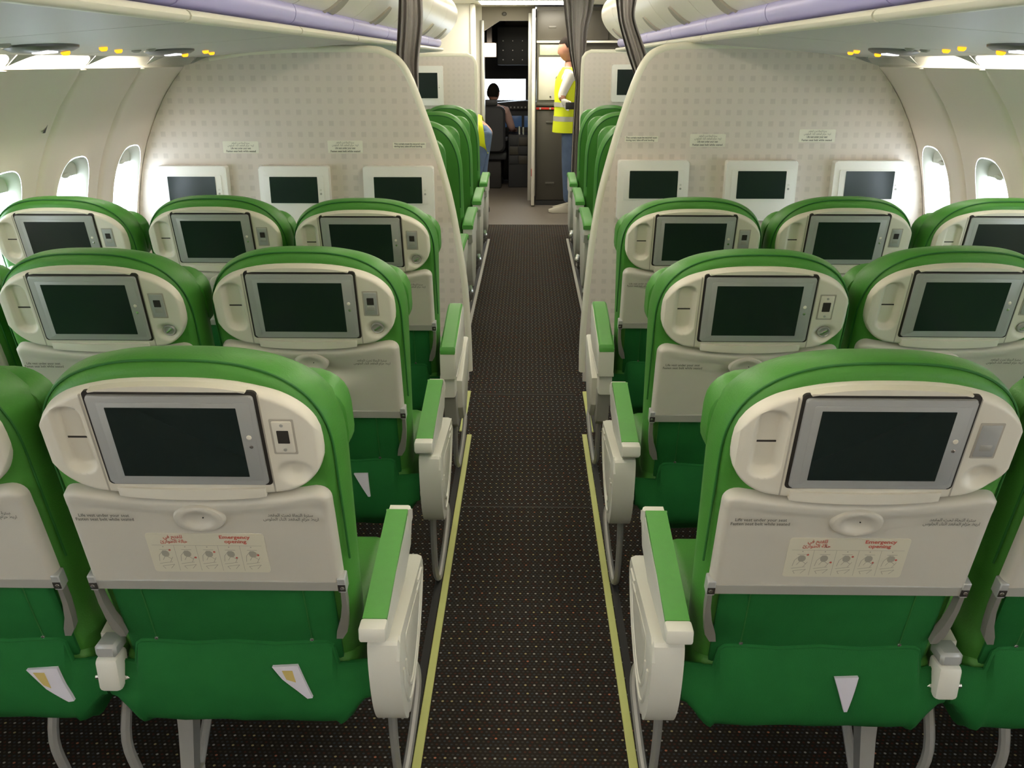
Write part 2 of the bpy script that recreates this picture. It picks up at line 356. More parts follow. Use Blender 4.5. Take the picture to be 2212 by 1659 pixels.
SHADE = prism_me('shade', [(y, z) for x, y, z in PANE if z > 1.095], 0, 0.006, lambda u, v, w: (-prof(v) - 0.031 + w, u * 0.98, v))
PULL = prism_me('shade_pull', ellipse(0, 1.115, 0.035, 0.010, 16), 0, 0.010, lambda u, v, w: (-prof(v) - 0.026 + w, u, v), 0.003)
widx = 1
for side, sx in (('left', 1), ('right', -1)):
    w = empty('wall_' + side); tag(w, kind='structure')
    for k in range(-12, 10):
        y = WC + k * PW
        if y - PW / 2 < Y0 - 0.3 or y > D_FRONT + 0.1: continue
        o = link('panel', PAN, 'sidewall', w, (0, y, 0)); o.scale = (sx, 1, 1)
        wn = link('window_%d' % widx, WIN, 'reveal', None, (0, y, 0)); wn.scale = (sx, 1, 1); tag(wn, kind='structure'); widx += 1
        link('pane', PANE_ME, 'pane', wn)
        sh = link('shade', SHADE, 'reveal', wn); link('shade_pull', PULL, 'white', wn)
    if side == 'left': link('scuff_mark', me_from('scuff_mark', [(-prof(z) + 0.0145, y, z) for y, z in ((3.345, 1.305), (3.365, 1.305), (3.362, 1.335))], [(0, 1, 2)], False), 'black', w)
wback = link('wall_back', box_me('wall_back', -2.0, 2.0, Y0 - 0.06, Y0, 0, 2.3), 'laminate'); tag(wback, kind='structure')
# fuselage skin outside the sidewalls, pierced where the windows are (two long bands)
for side, s in (('left', -1), ('right', 1)):
    for nm, z0, z1 in (('lower', 0.0, 0.76), ('upper', 1.20, 2.3)):
        o = link('wall_%s_outer_%s' % (side, nm), box_me('skin', s * 2.03 if s > 0 else -2.06, 2.06 if s > 0 else -2.03, Y0 - 0.06, 9.6, z0, z1), 'underfloor'); tag(o, kind='structure')
# ceiling over the aisle and above the bins
ce = link('ceiling', box_me('ceiling', -2.0, 2.0, Y0, 9.35, 2.17, 2.23), 'ceiling'); tag(ce, kind='structure')
ce2 = link('ceiling_entry', box_me('ceiling_entry', -2.0, 2.0, 9.35, 11.0, 2.12, 2.23), 'ceiling'); tag(ce2, kind='structure')
# ceiling lamps along both edges of the aisle ceiling (they sit on top of the bins)
LAMP = box_me('diffuser', -0.035, 0.035, -0.49, 0.49, -0.018, 0.018, 0.008, 2)
LAMPH = loft_me('housing', [[(x, y, z) for x, z in ((-0.06, -0.03), (-0.037, -0.03), (-0.037, 0.020), (0.045, 0.020), (0.045, 0.028), (-0.06, 0.028))] for y in (-0.5, 0.5)])
LAMPS = {k: LAMP.copy() for k in ('ceil_lamp', 'biz_lamp')}
for s in (-1, 1):
    for k in range(11):
        y = -1.6 + k * 1.0; biz = y > 4.6
        t = empty('ceiling_light_%s_%d_offscreen' % ('port' if s < 0 else 'starboard', k + 1), (s * 0.65, y, 2.105)); t.scale = (-s, 1, 1)
        tag(t, 'long warm tube light above the %s bins, shining across the %s aisle' % ('port' if s < 0 else 'starboard', 'forward cabin' if biz else 'rear cabin'), 'light', 'tube lights along the ceiling')
        lk = 'biz_lamp' if biz else 'ceil_lamp'; link('diffuser', LAMPS[lk], lk, t); link('housing', LAMPH, 'white', t)

# ------------------------------------------------------------------ overhead bins and service units
DOORP = [(-0.80, 1.718), (-0.752, 1.722), (-0.712, 1.745), (-0.660, 1.795), (-0.622, 1.85), (-0.603, 1.91), (-0.612, 1.975), (-0.650, 2.03), (-0.71, 2.07), (-0.80, 2.085)]
def bin_meshes(L):
    h = L / 2 - 0.004
    dp = spline([(x, 0, z) for x, z in DOORP], 4)
    door = loft_me('bin_door', [[(p.x, y, p.z) for p in dp] + [(-0.84, y, 2.08), (-0.84, y, 1.70)] for y in (-h, -h + 0.006, h - 0.006, h)])
    body = loft_me('bin_body', [[(-0.82, y, 1.695), (-0.82, y, 2.07), (-1.30, y, 2.12), (-1.55, y, 2.02), (-1.58, y, 1.80), (-1.50, y, 1.64), (-1.2, y, 1.615), (-0.80, y, 1.65)] for y in (-h, h)])
    rail = spline([(-0.795, 0, 1.730), (-0.768, 0, 1.732), (-0.748, 0, 1.715), (-0.745, 0, 1.692), (-0.757, 0, 1.668), (-0.79, 0, 1.655)], 4)
    rl = loft_me('hand_rail', [[(p.x, y, p.z) for p in rail] + [(-0.82, y, 1.66), (-0.82, y, 1.70)] for y in (-h, h)])
    lip = [(-0.745 + 0.018 * math.cos(a), -0.0, 1.642 + 0.014 * math.sin(a)) for a in [2 * math.pi * k / 12 for k in range(12)]]
    lp = loft_me('lip', [[(x, y, z) for x, _, z in lip] for y in (-h + 0.002, h - 0.002)])
    q0 = next(i for i, p in enumerate(dp) if p.z > 1.7215)
    arc = [0.0]
    for i in range(q0, len(dp) - 1): arc.append(arc[-1] + (dp[i + 1] - dp[i]).length)
    def onD(u, l, w):
        for i in range(len(arc) - 1):
            if arc[i] <= l <= arc[i + 1]: break
        a, b = dp[q0 + i], dp[q0 + i + 1]; t = (l - arc[i]) / (arc[i + 1] - arc[i]); p = a.lerp(b, t); d = (b - a).normalized(); n = Vector((d.z, 0, -d.x))
        return (p.x + n.x * w, u, p.z + n.z * w)
    rows = [[onD(0.068 * uu * math.sqrt(max(0, 1 - vv * vv)), 0.004 + 0.115 * vv, 0.010 - 0.007 * (1 - uu * uu) * (1 - vv)) for uu in [-1 + k / 5 for k in range(11)]] for vv in [0, .15, .3, .45, .6, .75, .87, .95, 0.995]]
    hm = slab_me('bin_handle', rows, (-0.016, 0, 0.012))
    return door, body, rl, lp, hm
BL = 1.02
BINM = bin_meshes(BL)
def psu_z(x): return 1.628 - (abs(x) - 0.745) * 0.075
PSUP = loft_me('underside', [[(-0.745, y, 1.640), (-0.745, y, 1.628), (-1.20, y, psu_z(1.2)), (-1.50, y, psu_z(1.50) - 0.004), (-1.53, y, psu_z(1.53) + 0.006), (-1.50, y, 1.62), (-0.8, y, 1.65)] for y in (-BL / 2 + 0.003, BL / 2 - 0.003)])
nb = 0
for s in (-1, 1):
    for k in range(-4, 7):
        y = 2.60 + k * BL
        if y + BL / 2 > 9.0 or y - BL / 2 < Y0: continue
        t = empty('overhead_bin', (0, y, 0)); t.scale = (-s, 1, 1)
        zone = 'above the forward cabin seats' if y > 5.2 else ('behind the partition-facing seats', 'above the sticker-tray row', 'above the dented-tray row', 'above the partition-facing row', 'at the aisle curtain')[max(0, min(4, k + 2))]
        tag(t, 'cream overhead bin with lavender rail, %s side, %s' % ('port' if s < 0 else 'starboard', zone), 'luggage bin', 'overhead bins along the cabin')
        link('bin_door', BINM[0], 'binwhite', t); link('bin_body', BINM[1], 'psu', t); link('hand_rail', BINM[2], 'lavender', t)
        link('lip', BINM[3], 'lip', t); link('bin_handle', BINM[4], 'handle', t); link('underside', PSUP, 'psu', t)
# passenger service units under the bins
POD = loft_me('housing', [[(px * q, py * q, pz) for px, py in ellipse(0, 0, 0.075, 0.15, 28)] for q, pz in ((1.0, 0.006), (0.97, -0.006), (0.8, -0.014), (0.4, -0.018))])
AMB = loft_me('reading_light', [[(px * q, py * q, pz) for px, py in ellipse(0, 0, 0.012, 0.012, 14)] for q, pz in ((1.0, 0.006), (1.0, -0.008), (0.6, -0.013))])
SGN = box_me('lit_sign', -0.022, 0.022, -0.028, 0.028, -0.004, 0.005, 0.002, 1)
NOZ = loft_me('air_nozzle', [[(px * q, py * q, pz) for px, py in ellipse(0, 0, 0.016, 0.016, 14)] for q, pz in ((1.0, 0.006), (1.0, -0.006), (0.55, -0.010), (0.5, -0.004))])
for s in (-1, 1):
    for y in (-0.2, 0.75, 1.62, 2.52, 3.42, 5.3, 6.3, 7.3, 8.3):
        t = empty('service_unit' if y > 2 else 'service_unit_%s_%d_offscreen' % ('port' if s < 0 else 'starboard', (-0.2, 0.75, 1.62).index(y) + 1), (s * 1.28, y, psu_z(1.28))); t.rotation_euler = (0, -s * -0.075, 0)
        where = 'over the seats behind the partition' if y > 4.4 else 'over the rear cabin seats'
        tag(t, 'dark oval service unit with amber lights, %s side, %s' % ('port' if s < 0 else 'starboard', where), 'service unit', 'service units under the bins')
        link('housing', POD, 'darkpsu', t)
        a = link('lit_sign', SGN, 'sign', t, (-0.02 * s, -0.05 + 0.02, -0.017))
        for dx, dy in ((-0.03, 0.06), (0.03, 0.62), (-0.02, 0.40)): link('reading_light', AMB, 'amber', t, (dx * s, dy - (0.0 if dy < .2 else .08), -0.013 if dy < .2 else 0.001))
        for dx in (0.02, -0.03): link('air_nozzle', NOZ, 'greyplastic', t, (dx, -0.22, 0.001))
# cove lamps above the windows
COVE = tube_me('cove_lens', [(0, -0.25, 0), (0, 0.25, 0)], 0.013, 10); COVE0 = COVE.copy()
COVEB = loft_me('cove_shell', [[(x, y, z) for x, z in ((-1.605, 1.520), (-1.635, 1.535), (-1.645, 1.565), (-1.62, 1.60), (-1.55, 1.615), (-1.50, 1.60), (-1.50, 1.625), (-1.64, 1.63), (-1.67, 1.57), (-1.65, 1.52))] for y in (-PW / 2, PW / 2)])
_vy = [-PW / 2 + 0.004 + (PW - 0.008) * k / 24 for k in range(25)]
VISOR = slab_me('cove_visor', [[(-1.532 - 0.07 * (1 - t) * (abs(y) / (PW / 2)) ** 6, y, (1.573 - 0.043 * (abs(y) / (PW / 2)) ** 5) * (1 - t) + 1.590 * t) for t in (0, 0.5, 1)] for y in _vy], (0.006, 0, 0.002))
for s in (-1, 1):
    for k in range(-12, 10):
        y = WC + k * PW
        if y < Y0 or y > D_FRONT - 0.1: continue
        t = empty('cove_light' if y > 2.3 else 'cove_light_%s_%d_offscreen' % ('port' if s < 0 else 'starboard', k + 13), (0, y, 0)); t.scale = (-s, 1, 1)
        lit = y < 3.9
        tag(t, 'curved light cove along the sidewall top, %s, %s side' % ('glowing white above the windows' if lit else 'unlit next to the partition' if y < 4.5 else 'unlit in the forward cabin', 'port' if s < 0 else 'starboard'), 'light cove', 'light coves above the windows')
        link('cove_shell', COVEB, 'binwhite', t); link('cove_visor', VISOR, 'psu', t)
        link('cove_lens', COVE if lit else COVE0, 'cove_lamp' if lit else 'binwhite', t, (-1.546, 0, 1.600))

# ------------------------------------------------------------------ partitions
def partition(name, pts, y, lam, label, edge_from, edge_to):
    n = len(pts)
    t = empty(name, (0, y, 0)); tag(t, label, 'partition')
    link('panel', prism_me('panel', pts, 0.0, 0.035, lambda u, v, w: (u, w, v)), lam, t)
    ed = [(u, 0.0175, v) for u, v in pts[edge_from:edge_to]]
    link('edge_trim', tube_me('edge_trim', ed, 0.021, 10), 'lip', t)
    return t
def out2(pts):          # smooth the aisle-side outline
    return [(p.x, p.y) for p in spline([(a, b, 0) for a, b in pts], 5)]
LA = out2([(-0.300, 0.0), (-0.305, 0.25), (-0.318, 0.50), (-0.348, 0.73), (-0.388, 0.95), (-0.448, 1.17), (-0.507, 1.345), (-0.556, 1.475), (-0.600, 1.545), (-0.655, 1.580), (-0.74, 1.597), (-1.05, 1.597), (-1.30, 1.585)])
na = len(LA)
LB = [(-prof(z) + 0.012, z) for z in (1.53, 1.46, 1.38, 1.28, 1.17, 1.05, 0.9, 0.7, 0.5, 0.3, 0.15, 0.05, 0.0)]
LB = [(-1.47, 1.560)] + LB
pl = partition('cabin_partition', LA + LB, D_BULK, 'laminate', 'cream partition printed with small squares and three monitors, port side of the aisle', 1, na + 1)
RA = out2([(0.285, 0.0), (0.285, 0.25), (0.300, 0.50), (0.322, 0.75), (0.352, 0.95), (0.405, 1.17), (0.452, 1.335), (0.500, 1.475), (0.545, 1.56), (0.600, 1.595), (0.69, 1.610), (1.0, 1.612), (1.32, 1.598)])
RB = [(1.48, 1.562)] + [(prof(z) - 0.012, z) for z in (1.53, 1.46, 1.38, 1.28, 1.17, 1.05, 0.9, 0.7, 0.5, 0.3, 0.15, 0.05, 0.0)]
pr = partition('cabin_partition', RA + RB, D_BULK, 'laminate', 'cream partition printed with small squares and three monitors, starboard side of the aisle', 1, len(RA) + 1)
for s, zt, lab in ((-1, 1.60, 'port'), (1, 1.635, 'starboard')):
    A = [(0.515, 0.0), (0.515, 1.50), (0.522, zt - 0.055), (0.548, zt - 0.018), (0.59, zt), (1.3, zt), (1.52, zt - 0.03)] + [(prof(z) - 0.03, z) for z in (1.46, 1.3, 1.1, 0.8, 0.5, 0.2, 0.05, 0.0)]
    partition('front_partition', [(s * a, b) for a, b in A], D_FRONT, 'laminate2', 'pale forward partition with one wide monitor, %s side near the entry' % lab, 0, 6)
def monitor(x, y, z0, z1, hw, sx0, sx1, sz0, sz1, label, depth=0.05):
    t = empty('wall_monitor', (x, y, (z0 + z1) / 2)); zc = (z0 + z1) / 2
    tag(t, label, 'monitor', 'monitors on the partitions')
    P = lambda u, v, w: (u, -w, v)
    link('frame', prism_me('frame', rrect(0, 0, hw, (z1 - z0) / 2, 0.012), -0.002, depth, P, 0.006), 'monwhite', t)
    link('bezel', prism_me('bezel', rrect((sx0 + sx1) / 2, (sz0 + sz1) / 2 - zc, (sx1 - sx0) / 2 + 0.028, (sz1 - sz0) / 2 + 0.006, 0.004), depth - 0.002, depth + 0.004, P, 0.002), 'monwhite', t)
    link('screen', prism_me('screen', rrect((sx0 + sx1) / 2, (sz0 + sz1) / 2 - zc, (sx1 - sx0) / 2, (sz1 - sz0) / 2, 0.003), depth, depth + 0.0055, P), 'screen', t)
    for dz in (0.0, -0.018): link('button', prism_me('button', ellipse(sx1 + 0.014, (sz0 + sz1) / 2 - zc + dz, 0.005, 0.005, 10), depth, depth + 0.006, P), 'white' if dz == 0 else 'greyplastic', t)
    return t
for k, x in enumerate((-1.595, -1.110, -0.615)):
    monitor(x, D_BULK, 0.815, 1.083, 0.166, -0.115, 0.112, 0.912, 1.035, 'white framed monitor on the port partition, %s' % ('beside the window', 'between two other monitors', 'next to the aisle edge')[k])
for k, x in enumerate((0.587, 1.092, 1.594)):
    monitor(x, D_BULK, 0.835, 1.112, 0.166, -0.112, 0.114, 0.938, 1.066, 'white framed monitor on the starboard partition, %s' % ('next to the aisle edge', 'between two other monitors', 'beside the window')[k])
monitor(-1.01, D_FRONT, 1.145, 1.508, 0.185, -0.14, 0.133, 1.212, 1.445, 'larger monitor on the port forward partition near the cockpit', 0.04)
monitor(0.975, D_FRONT, 1.180, 1.520, 0.185, -0.133, 0.14, 1.243, 1.475, 'larger monitor on the starboard forward partition near the galley', 0.04)
# placards on the rear faces of the cabin partitions
A1, A2 = arabic('سترة النجاة تحت المقعد'), arabic('اربط حزام المقعد اثناء الجلوس')
E1, E2 = 'Life vest under your seat', 'Fasten seat belt while seated'
PB = lambda u, v, w: (u, -w, v)
for par, lst, L in ((pl, ((-1.362, 1.166, 0.085, 0.027), (-0.866, 1.168, 0.083, 0.029)), (-0.562, 1.176)), (pr, ((0.838, 1.200, 0.083, 0.029), (1.345, 1.222, 0.084, 0.029)), (0.528, 1.206))):
    for x, z, hw, hh in lst:
        p = link('placard', prism_me('placard', rrect(x, z, hw, hh, 0.004), -0.001, 0.0015, PB), 'placard', par)
        for j, (ln, wd) in enumerate(((A1, 0.085), (A2, 0.125), (E1, 0.095), (E2, 0.140))):
            link('lettering', text_me('lettering', [ln], 0.0125, PB, x, z + hh * (0.68 - 0.45 * j), depth=0.0022, width=wd, bold=0.0002), 'ink' if j > 1 else 'inkgrey', p)
    x, z = L
    p = link('placard', prism_me('placard', rrect(x, z, 0.078, 0.013, 0.003), -0.001, 0.0015, PB), 'placard', par)
    for j, (ln, wd) in enumerate((('This curtain must be secured open', 0.145), ('during taxi, take-off and landing', 0.132))):
        link('lettering', text_me('lettering', [ln], 0.0105, PB, x - (0 if j == 0 else 0.006), z + 0.0055 - 0.0115 * j, depth=0.0022, width=wd, bold=0.0002), 'ink', p)

# ------------------------------------------------------------------ curtains
def curtain_me(name, path, folds, amp):
    """path: (x0, x1, y, z) rows from top to bottom; folds run along the width"""
    rows = []
    pr_ = spline([(a, b, c) for a, b, c, d in path], 4); pz = spline([(d, 0, 0) for a, b, c, d in path], 4)
    for p, q in zip(pr_, pz):
        r = []
        for k in range(57):
            t = k / 56; w = p.y - p.x; r.append((p.x + w * t, p.z + amp * math.sin(t * folds * 2 * math.pi + 0.4 * math.sin(q.x * 3)) * (0.55 + 0.45 * math.sin(t * 7 + 1)), q.x))
        rows.append(r)
    return slab_me(name, rows, (0, 0.004, 0))
c1 = link('curtain', curtain_me('curtain', [(-0.598, -0.482, 4.49, 2.16), (-0.594, -0.490, 4.49, 1.90), (-0.605, -0.490, 4.49, 1.72), (-0.620, -0.515, 4.49, 1.55), (-0.605, -0.520, 4.49, 1.40), (-0.600, -0.540, 4.49, 1.05), (-0.595, -0.540, 4.49, 0.62), (-0.595, -0.540, 4.49, 0.30)], 5, 0.022), 'curtain')
tag(c1, 'grey aisle curtain gathered straight behind the port partition edge', 'curtain', 'cabin curtains')
c2 = link('curtain', curtain_me('curtain', [(0.385, 0.500, 4.49, 2.16), (0.390, 0.492, 4.49, 1.86), (0.402, 0.482, 4.49, 1.76), (0.415, 0.495, 4.49, 1.70), (0.455, 0.545, 4.49, 1.58), (0.505, 0.585, 4.49, 1.45), (0.55, 0.61, 4.49, 1.30), (0.56, 0.61, 4.49, 0.95), (0.56, 0.61, 4.49, 0.30)], 5, 0.022), 'curtain')
tag(c2, 'grey aisle curtain swept sideways behind the starboard partition edge', 'curtain', 'cabin curtains')
c3 = link('curtain', curtain_me('curtain', [(0.32, 0.62, 9.40, 2.11), (0.335, 0.60, 9.40, 1.98), (0.355, 0.565, 9.40, 1.85), (0.385, 0.55, 9.40, 1.65), (0.43, 0.53, 9.40, 1.45), (0.455, 0.52, 9.40, 1.35), (0.45, 0.515, 9.40, 1.20), (0.435, 0.505, 9.40, 0.80), (0.43, 0.505, 9.40, 0.30), (0.43, 0.505, 9.40, 0.06)], 6, 0.03), 'curtain')
tag(c3, 'long grey curtain tied in the middle beside the galley entry', 'curtain', 'cabin curtains')
for x0, x1, y, lab in ((-1.2, 1.2, 4.49, 'thin ceiling rail carrying the two aisle curtains'), (0.2, 1.2, 9.40, 'thin ceiling rail carrying the long galley curtain')):
    z = 2.165 if y < 5 else 2.112
    tag(link('curtain_rail', tube_me('curtain_rail', [(x0, y, z), (x1, y, z)], 0.009, 8), 'alu'), lab, 'curtain rail')

# ------------------------------------------------------------------ economy seats
LEAN = math.radians(14.4); SA, CA = math.sin(LEAN), math.cos(LEAN); HZ = 0.667
def B(x, s, n):          # seat-back coordinates: x across, s up the back from the tray hinge, n out of the rear face
    return (x, -SA * s - CA * n, HZ + CA * s - SA * n)
def back_outline(hw, top, bot, e=2.7, mid=0.26, n=44, low=None):
    low = hw if low is None else low
    out = [(-low, bot), (-(low + hw) / 2 if low != hw else -hw, (bot + mid) / 2)]
    for k in range(n + 1):
        a = math.pi - math.pi * k / n; c, d = math.cos(a), math.sin(a)
        out.append((math.copysign(abs(c) ** (2 / e), c) * hw, mid + abs(d) ** (2 / e) * (top - mid)))
    out += [((low + hw) / 2 if low != hw else hw, (bot + mid) / 2), (low, bot)]
    return out
def back_me(name, T, sc=1.0, dt=0.0):
    lev = [(0.000, 0.220, 0.444), (-0.004, 0.230, 0.453), (-0.014, 0.238, 0.459), (-0.034, 0.245, 0.461), (-0.065, 0.249, 0.453), (-0.095, 0.246, 0.437), (-0.112, 0.234, 0.416), (-0.120, 0.205, 0.385)]
    return loft_me(name, [[T(x, s, n) for x, s in back_outline(hw * sc, top + dt - 0.006, -0.235, low=(hw * sc - 0.016))] for n, hw, top in lev])
ME = {}
ME['back'] = back_me('backrest', B)
ME['piping'] = tube_me('piping', [B(x, s, n - 0.0005) for x, s in back_outline(0.2395, 0.4545, -0.2) for n in (-0.013,)][1:-1], 0.0022, 6)
ME['head'] = loft_me('headrest', [[B(x, 0.385 + (s - 0.385), n) for x, s in rrect(0, 0.280, hw, hh, min(hh - 0.002, 0.06), 6)] for n, hw, hh in ((-0.070, 0.230, 0.075), (-0.085, 0.250, 0.082), (-0.118, 0.254, 0.085), (-0.140, 0.248, 0.080), (-0.150, 0.225, 0.065))])
# rear shroud round the screen
SH = 0.228
def sh_t(x):
    u = min(1, abs(x) / SH); return 0.318 + 0.114 * max(0, 1 - u ** 2.6) ** (1 / 2.3)
def sh_b(x):
    a = abs(x); b = 0.197 + 0.020 * (a / 0.2) ** 2; d = a - (SH - 0.075)
    if d > 0: b += 0.075 - math.sqrt(max(0, 0.075 ** 2 - min(d, 0.075) ** 2))
    return min(b, sh_t(x) - 0.004)
def rsd(x, s, cx, cs, hx, hs, r):
    qx, qs = abs(x - cx) - hx + r, abs(s - cs) - hs + r
    return min(max(qx, qs), 0) + math.hypot(max(qx, 0), max(qs, 0)) - r
def edge_h(d, w, h): return h * math.sqrt(max(0.0, 1 - (1 - min(1, max(0, d) / w)) ** 2))
def shroud_me():
    xs = sorted(set([round(SH * math.sin(math.pi / 2 * (-1 + 2 * k / 26)), 5) for k in range(27)] + [round(-0.212 + 0.0033 * k, 5) for k in range(24)] + [round(0.135 + 0.0036 * k, 5) for k in range(24)]))
    rows = []
    for x in xs:
        r = []
        for k in range(65):
            v = k / 64; v = v * v * (3 - 2 * v) * 0.35 + v * 0.65
            s = sh_b(x) + (sh_t(x) - sh_b(x)) * v; d = min(s - sh_b(x), sh_t(x) - s, (SH - abs(x)) * 1.0)
            n = -0.002 + edge_h(d, 0.011, 0.022)
            n -= 0.0155 * sstep(0.001, -0.012, rsd(x, s, -0.173, 0.319, 0.027, 0.068, 0.024))
            n -= 0.002 * sstep(0.0, -0.02, rsd(x, s, -0.173, 0.275, 0.026, 0.024, 0.022))
            q = math.hypot((x - 0.179) / 0.032, (s - 0.256) / 0.028); n -= 0.014 * sstep(1.02, 0.25, q)
            r.append(B(x, s, n))
        rows.append(r)
    nu, nv = len(rows), 65; V = [p for r in rows for p in r]
    return me_from('screen_shroud', V, [(i * nv + j, i * nv + j + 1, (i + 1) * nv + j + 1, (i + 1) * nv + j) for i in range(nu - 1) for j in range(nv - 1)])
ME['shroud'] = shroud_me()
N0 = 0.020
ME['gap'] = prism_me('screen_gap_shade', rrect(0.002, 0.325, 0.137, 0.0940, 0.008), N0 - 0.004, N0 + 0.0012, B)  # dark plate standing in for the shadowed gap round the monitor
ME['bezel'] = prism_me('bezel', rrect(0.002, 0.324, 0.1315, 0.0885, 0.006), N0 - 0.002, N0 + 0.006, B, 0.0025)
ME['bezel_in'] = prism_me('bezel_inset', rrect(0.006, 0.322, 0.121, 0.0780, 0.003), N0 + 0.004, N0 + 0.0066, B, 0.0006)
ME['screen'] = prism_me('screen', rrect(0.001, 0.322, 0.1035, 0.0690, 0.001), N0 + 0.005, N0 + 0.0072, B)
ME['button'] = prism_me('button', ellipse(0.1165, 0.334, 0.0042, 0.0042, 12), N0 + 0.005, N0 + 0.0084, B, 0.001)
ME['button2'] = prism_me('button', ellipse(0.1175, 0.3155, 0.0036, 0.0036, 12), N0 + 0.005, N0 + 0.0080, B, 0.001)
def cowl(name, top):
    xs = [-0.124 + 0.248 * k / 20 for k in range(21)]
    pts = [(x, 0.4195) for x in xs] + [(x, sh_t(x) - 0.002) for x in xs[::-1]] if top else [(x, sh_b(x) + 0.002) for x in xs] + [(x, 0.2255 - 0.004 * (1 - (x / .124) ** 2)) for x in xs[::-1]]
    return prism_me(name, pts, N0 - 0.012, N0 + 0.0045, B, 0.002)
ME['cowl_t'] = cowl('screen_cowl', True); ME['cowl_b'] = cowl('screen_cowl', False)
ME['groove'] = prism_me('groove', rrect(-0.140, 0.313, 0.0014, 0.098, 0.0007, 2), N0 - 0.003, N0 + 0.0004, B)
ME['slot'] = prism_me('slot', rrect(-0.173, 0.3165, 0.0245, 0.0018, 0.001, 2), 0.000, 0.0050, B)
ME['jackpit'] = prism_me('jack_recess', rrect(0.170, 0.331, 0.0195, 0.035, 0.002, 2), N0 - 0.003, N0 + 0.0006, B)
ME['jack'] = prism_me('jack_plate', rrect(0.170, 0.331, 0.016, 0.031, 0.002, 2), N0 - 0.003, N0 + 0.0022, B, 0.0008)
ME['jackport'] = prism_me('jack_port', rrect(0.170, 0.338, 0.0085, 0.0095, 0.001, 2), N0, N0 + 0.0032, B)
ME['jackport2'] = prism_me('jack_port', rrect(0.170, 0.332, 0.0095, 0.0125, 0.001, 2), N0, N0 + 0.0032, B)
ME['jackdoor'] = prism_me('jack_door', rrect(0.170, 0.318, 0.0095, 0.006, 0.001, 2), N0, N0 + 0.0030, B, 0.0006)
ME['screw'] = prism_me('screw', ellipse(0.170, 0.355, 0.003, 0.003, 10), N0, N0 + 0.0032, B)
ME['screw2'] = prism_me('screw', ellipse(0.170, 0.3065, 0.003, 0.003, 10), N0, N0 + 0.0032, B)
ME['hook'] = loft_me('coat_hook', [[B(0.180 + px * q, 0.257 + ps_ * q, n) for px, ps_ in ellipse(0, 0, 0.0165, 0.0155, 24)] for q, n in ((1.0, 0.002), (1.0, 0.013), (0.85, 0.016), (0.72, 0.0135), (0.3, 0.0130))])
ME['hookbar'] = prism_me('hook_bar', [(0.170, 0.2525), (0.187, 0.2655), (0.190, 0.2615), (0.173, 0.2485)], 0.012, 0.0165, B, 0.001)
# tray table
TW = 0.229
def tr_t(x):
    a = abs(x); t = 0.1935 + 0.020 * (a / 0.2) ** 2; d = a - (TW - 0.030)
    if d > 0: t -= 0.030 - math.sqrt(max(0, 0.030 ** 2 - min(d, 0.030) ** 2))
    return t
def tray_me(dent):
    xs = sorted(set([round(TW * math.sin(math.pi / 2 * (-1 + 2 * k / 40)), 5) for k in range(41)])); rows = []
    for x in xs:
        r = []
        for k in range(41):
            v = 0.5 - 0.5 * math.cos(math.pi * k / 40); v = 0.5 * v + 0.5 * k / 40
            s = 0.002 + (tr_t(x) - 0.002) * v; d = min(tr_t(x) - s, TW - abs(x))
            n = 0.000 + edge_h(d, 0.012, 0.022) - 0.0030 * sstep(0.020, 0.034, min(tr_t(x) - s, 0.4)) * sstep(0.19, 0.05, abs(x) * 0.6)
            if dent: n += dent * 1.7 * (0.010 * math.exp(-((x - 0.045) / 0.05) ** 2 - ((s - 0.085) / 0.03) ** 2) - 0.012 * math.exp(-((x - 0.02) / 0.07) ** 2 - ((s - 0.125) / 0.025) ** 2))
            r.append(B(x, s, n))
        rows.append(r)
    nu, nv = len(rows), 41; V = [p for r in rows for p in r]
    return me_from('tray_table', V, [(i * nv + j, i * nv + j + 1, (i + 1) * nv + j + 1, (i + 1) * nv + j) for i in range(nu - 1) for j in range(nv - 1)])
ME['tray'] = tray_me(0); ME['tray_dent'] = tray_me(1)
ME['latch'] = loft_me('tray_latch', [[B(px * q, 0.156 + ps_ * q, n) for px, ps_ in ellipse(0, 0, 0.045, 0.0295, 36)] for q, n in ((1.02, 0.014), (1.0, 0.021), (0.93, 0.0265), (0.80, 0.0285), (0.62, 0.0275), (0.48, 0.0235), (0.30, 0.0205), (0.1, 0.0200))], False, True)
ME['latchdot'] = prism_me('latch_pin', ellipse(0.006, 0.156, 0.0012, 0.0012, 8), 0.019, 0.0215, B)
ME['hinge'] = box_me('tray_hinge', -0.229, 0.229, -0.0215, 0.0035, 0.002, 0.021, 0.002, 1, B)
ME['bracket'] = box_me('hinge_bracket', 0.219, 0.2345, -0.024, 0.012, -0.002, 0.0225, 0.002, 1, B)
ME['hscrew'] = prism_me('hinge_screw', ellipse(0.2275, -0.011, 0.0042, 0.0042, 12), 0.020, 0.0245, B, 0.001)
ME['hscrewd'] = prism_me('screw_recess', rrect(0.2265, -0.011, 0.0068, 0.0078, 0.001, 2), 0.019, 0.0232, B)
TXT = lambda lines, w, cx, cs: text_me('lettering', lines, 0.0095, B, cx, cs, depth=0.0238, width=w, bold=0.00012, lead=0.95)
ME['txt_e'] = TXT([E1, E2], 0.100, -0.163, 0.158); ME['txt_a'] = TXT([A1, A2], 0.095, 0.158, 0.160)
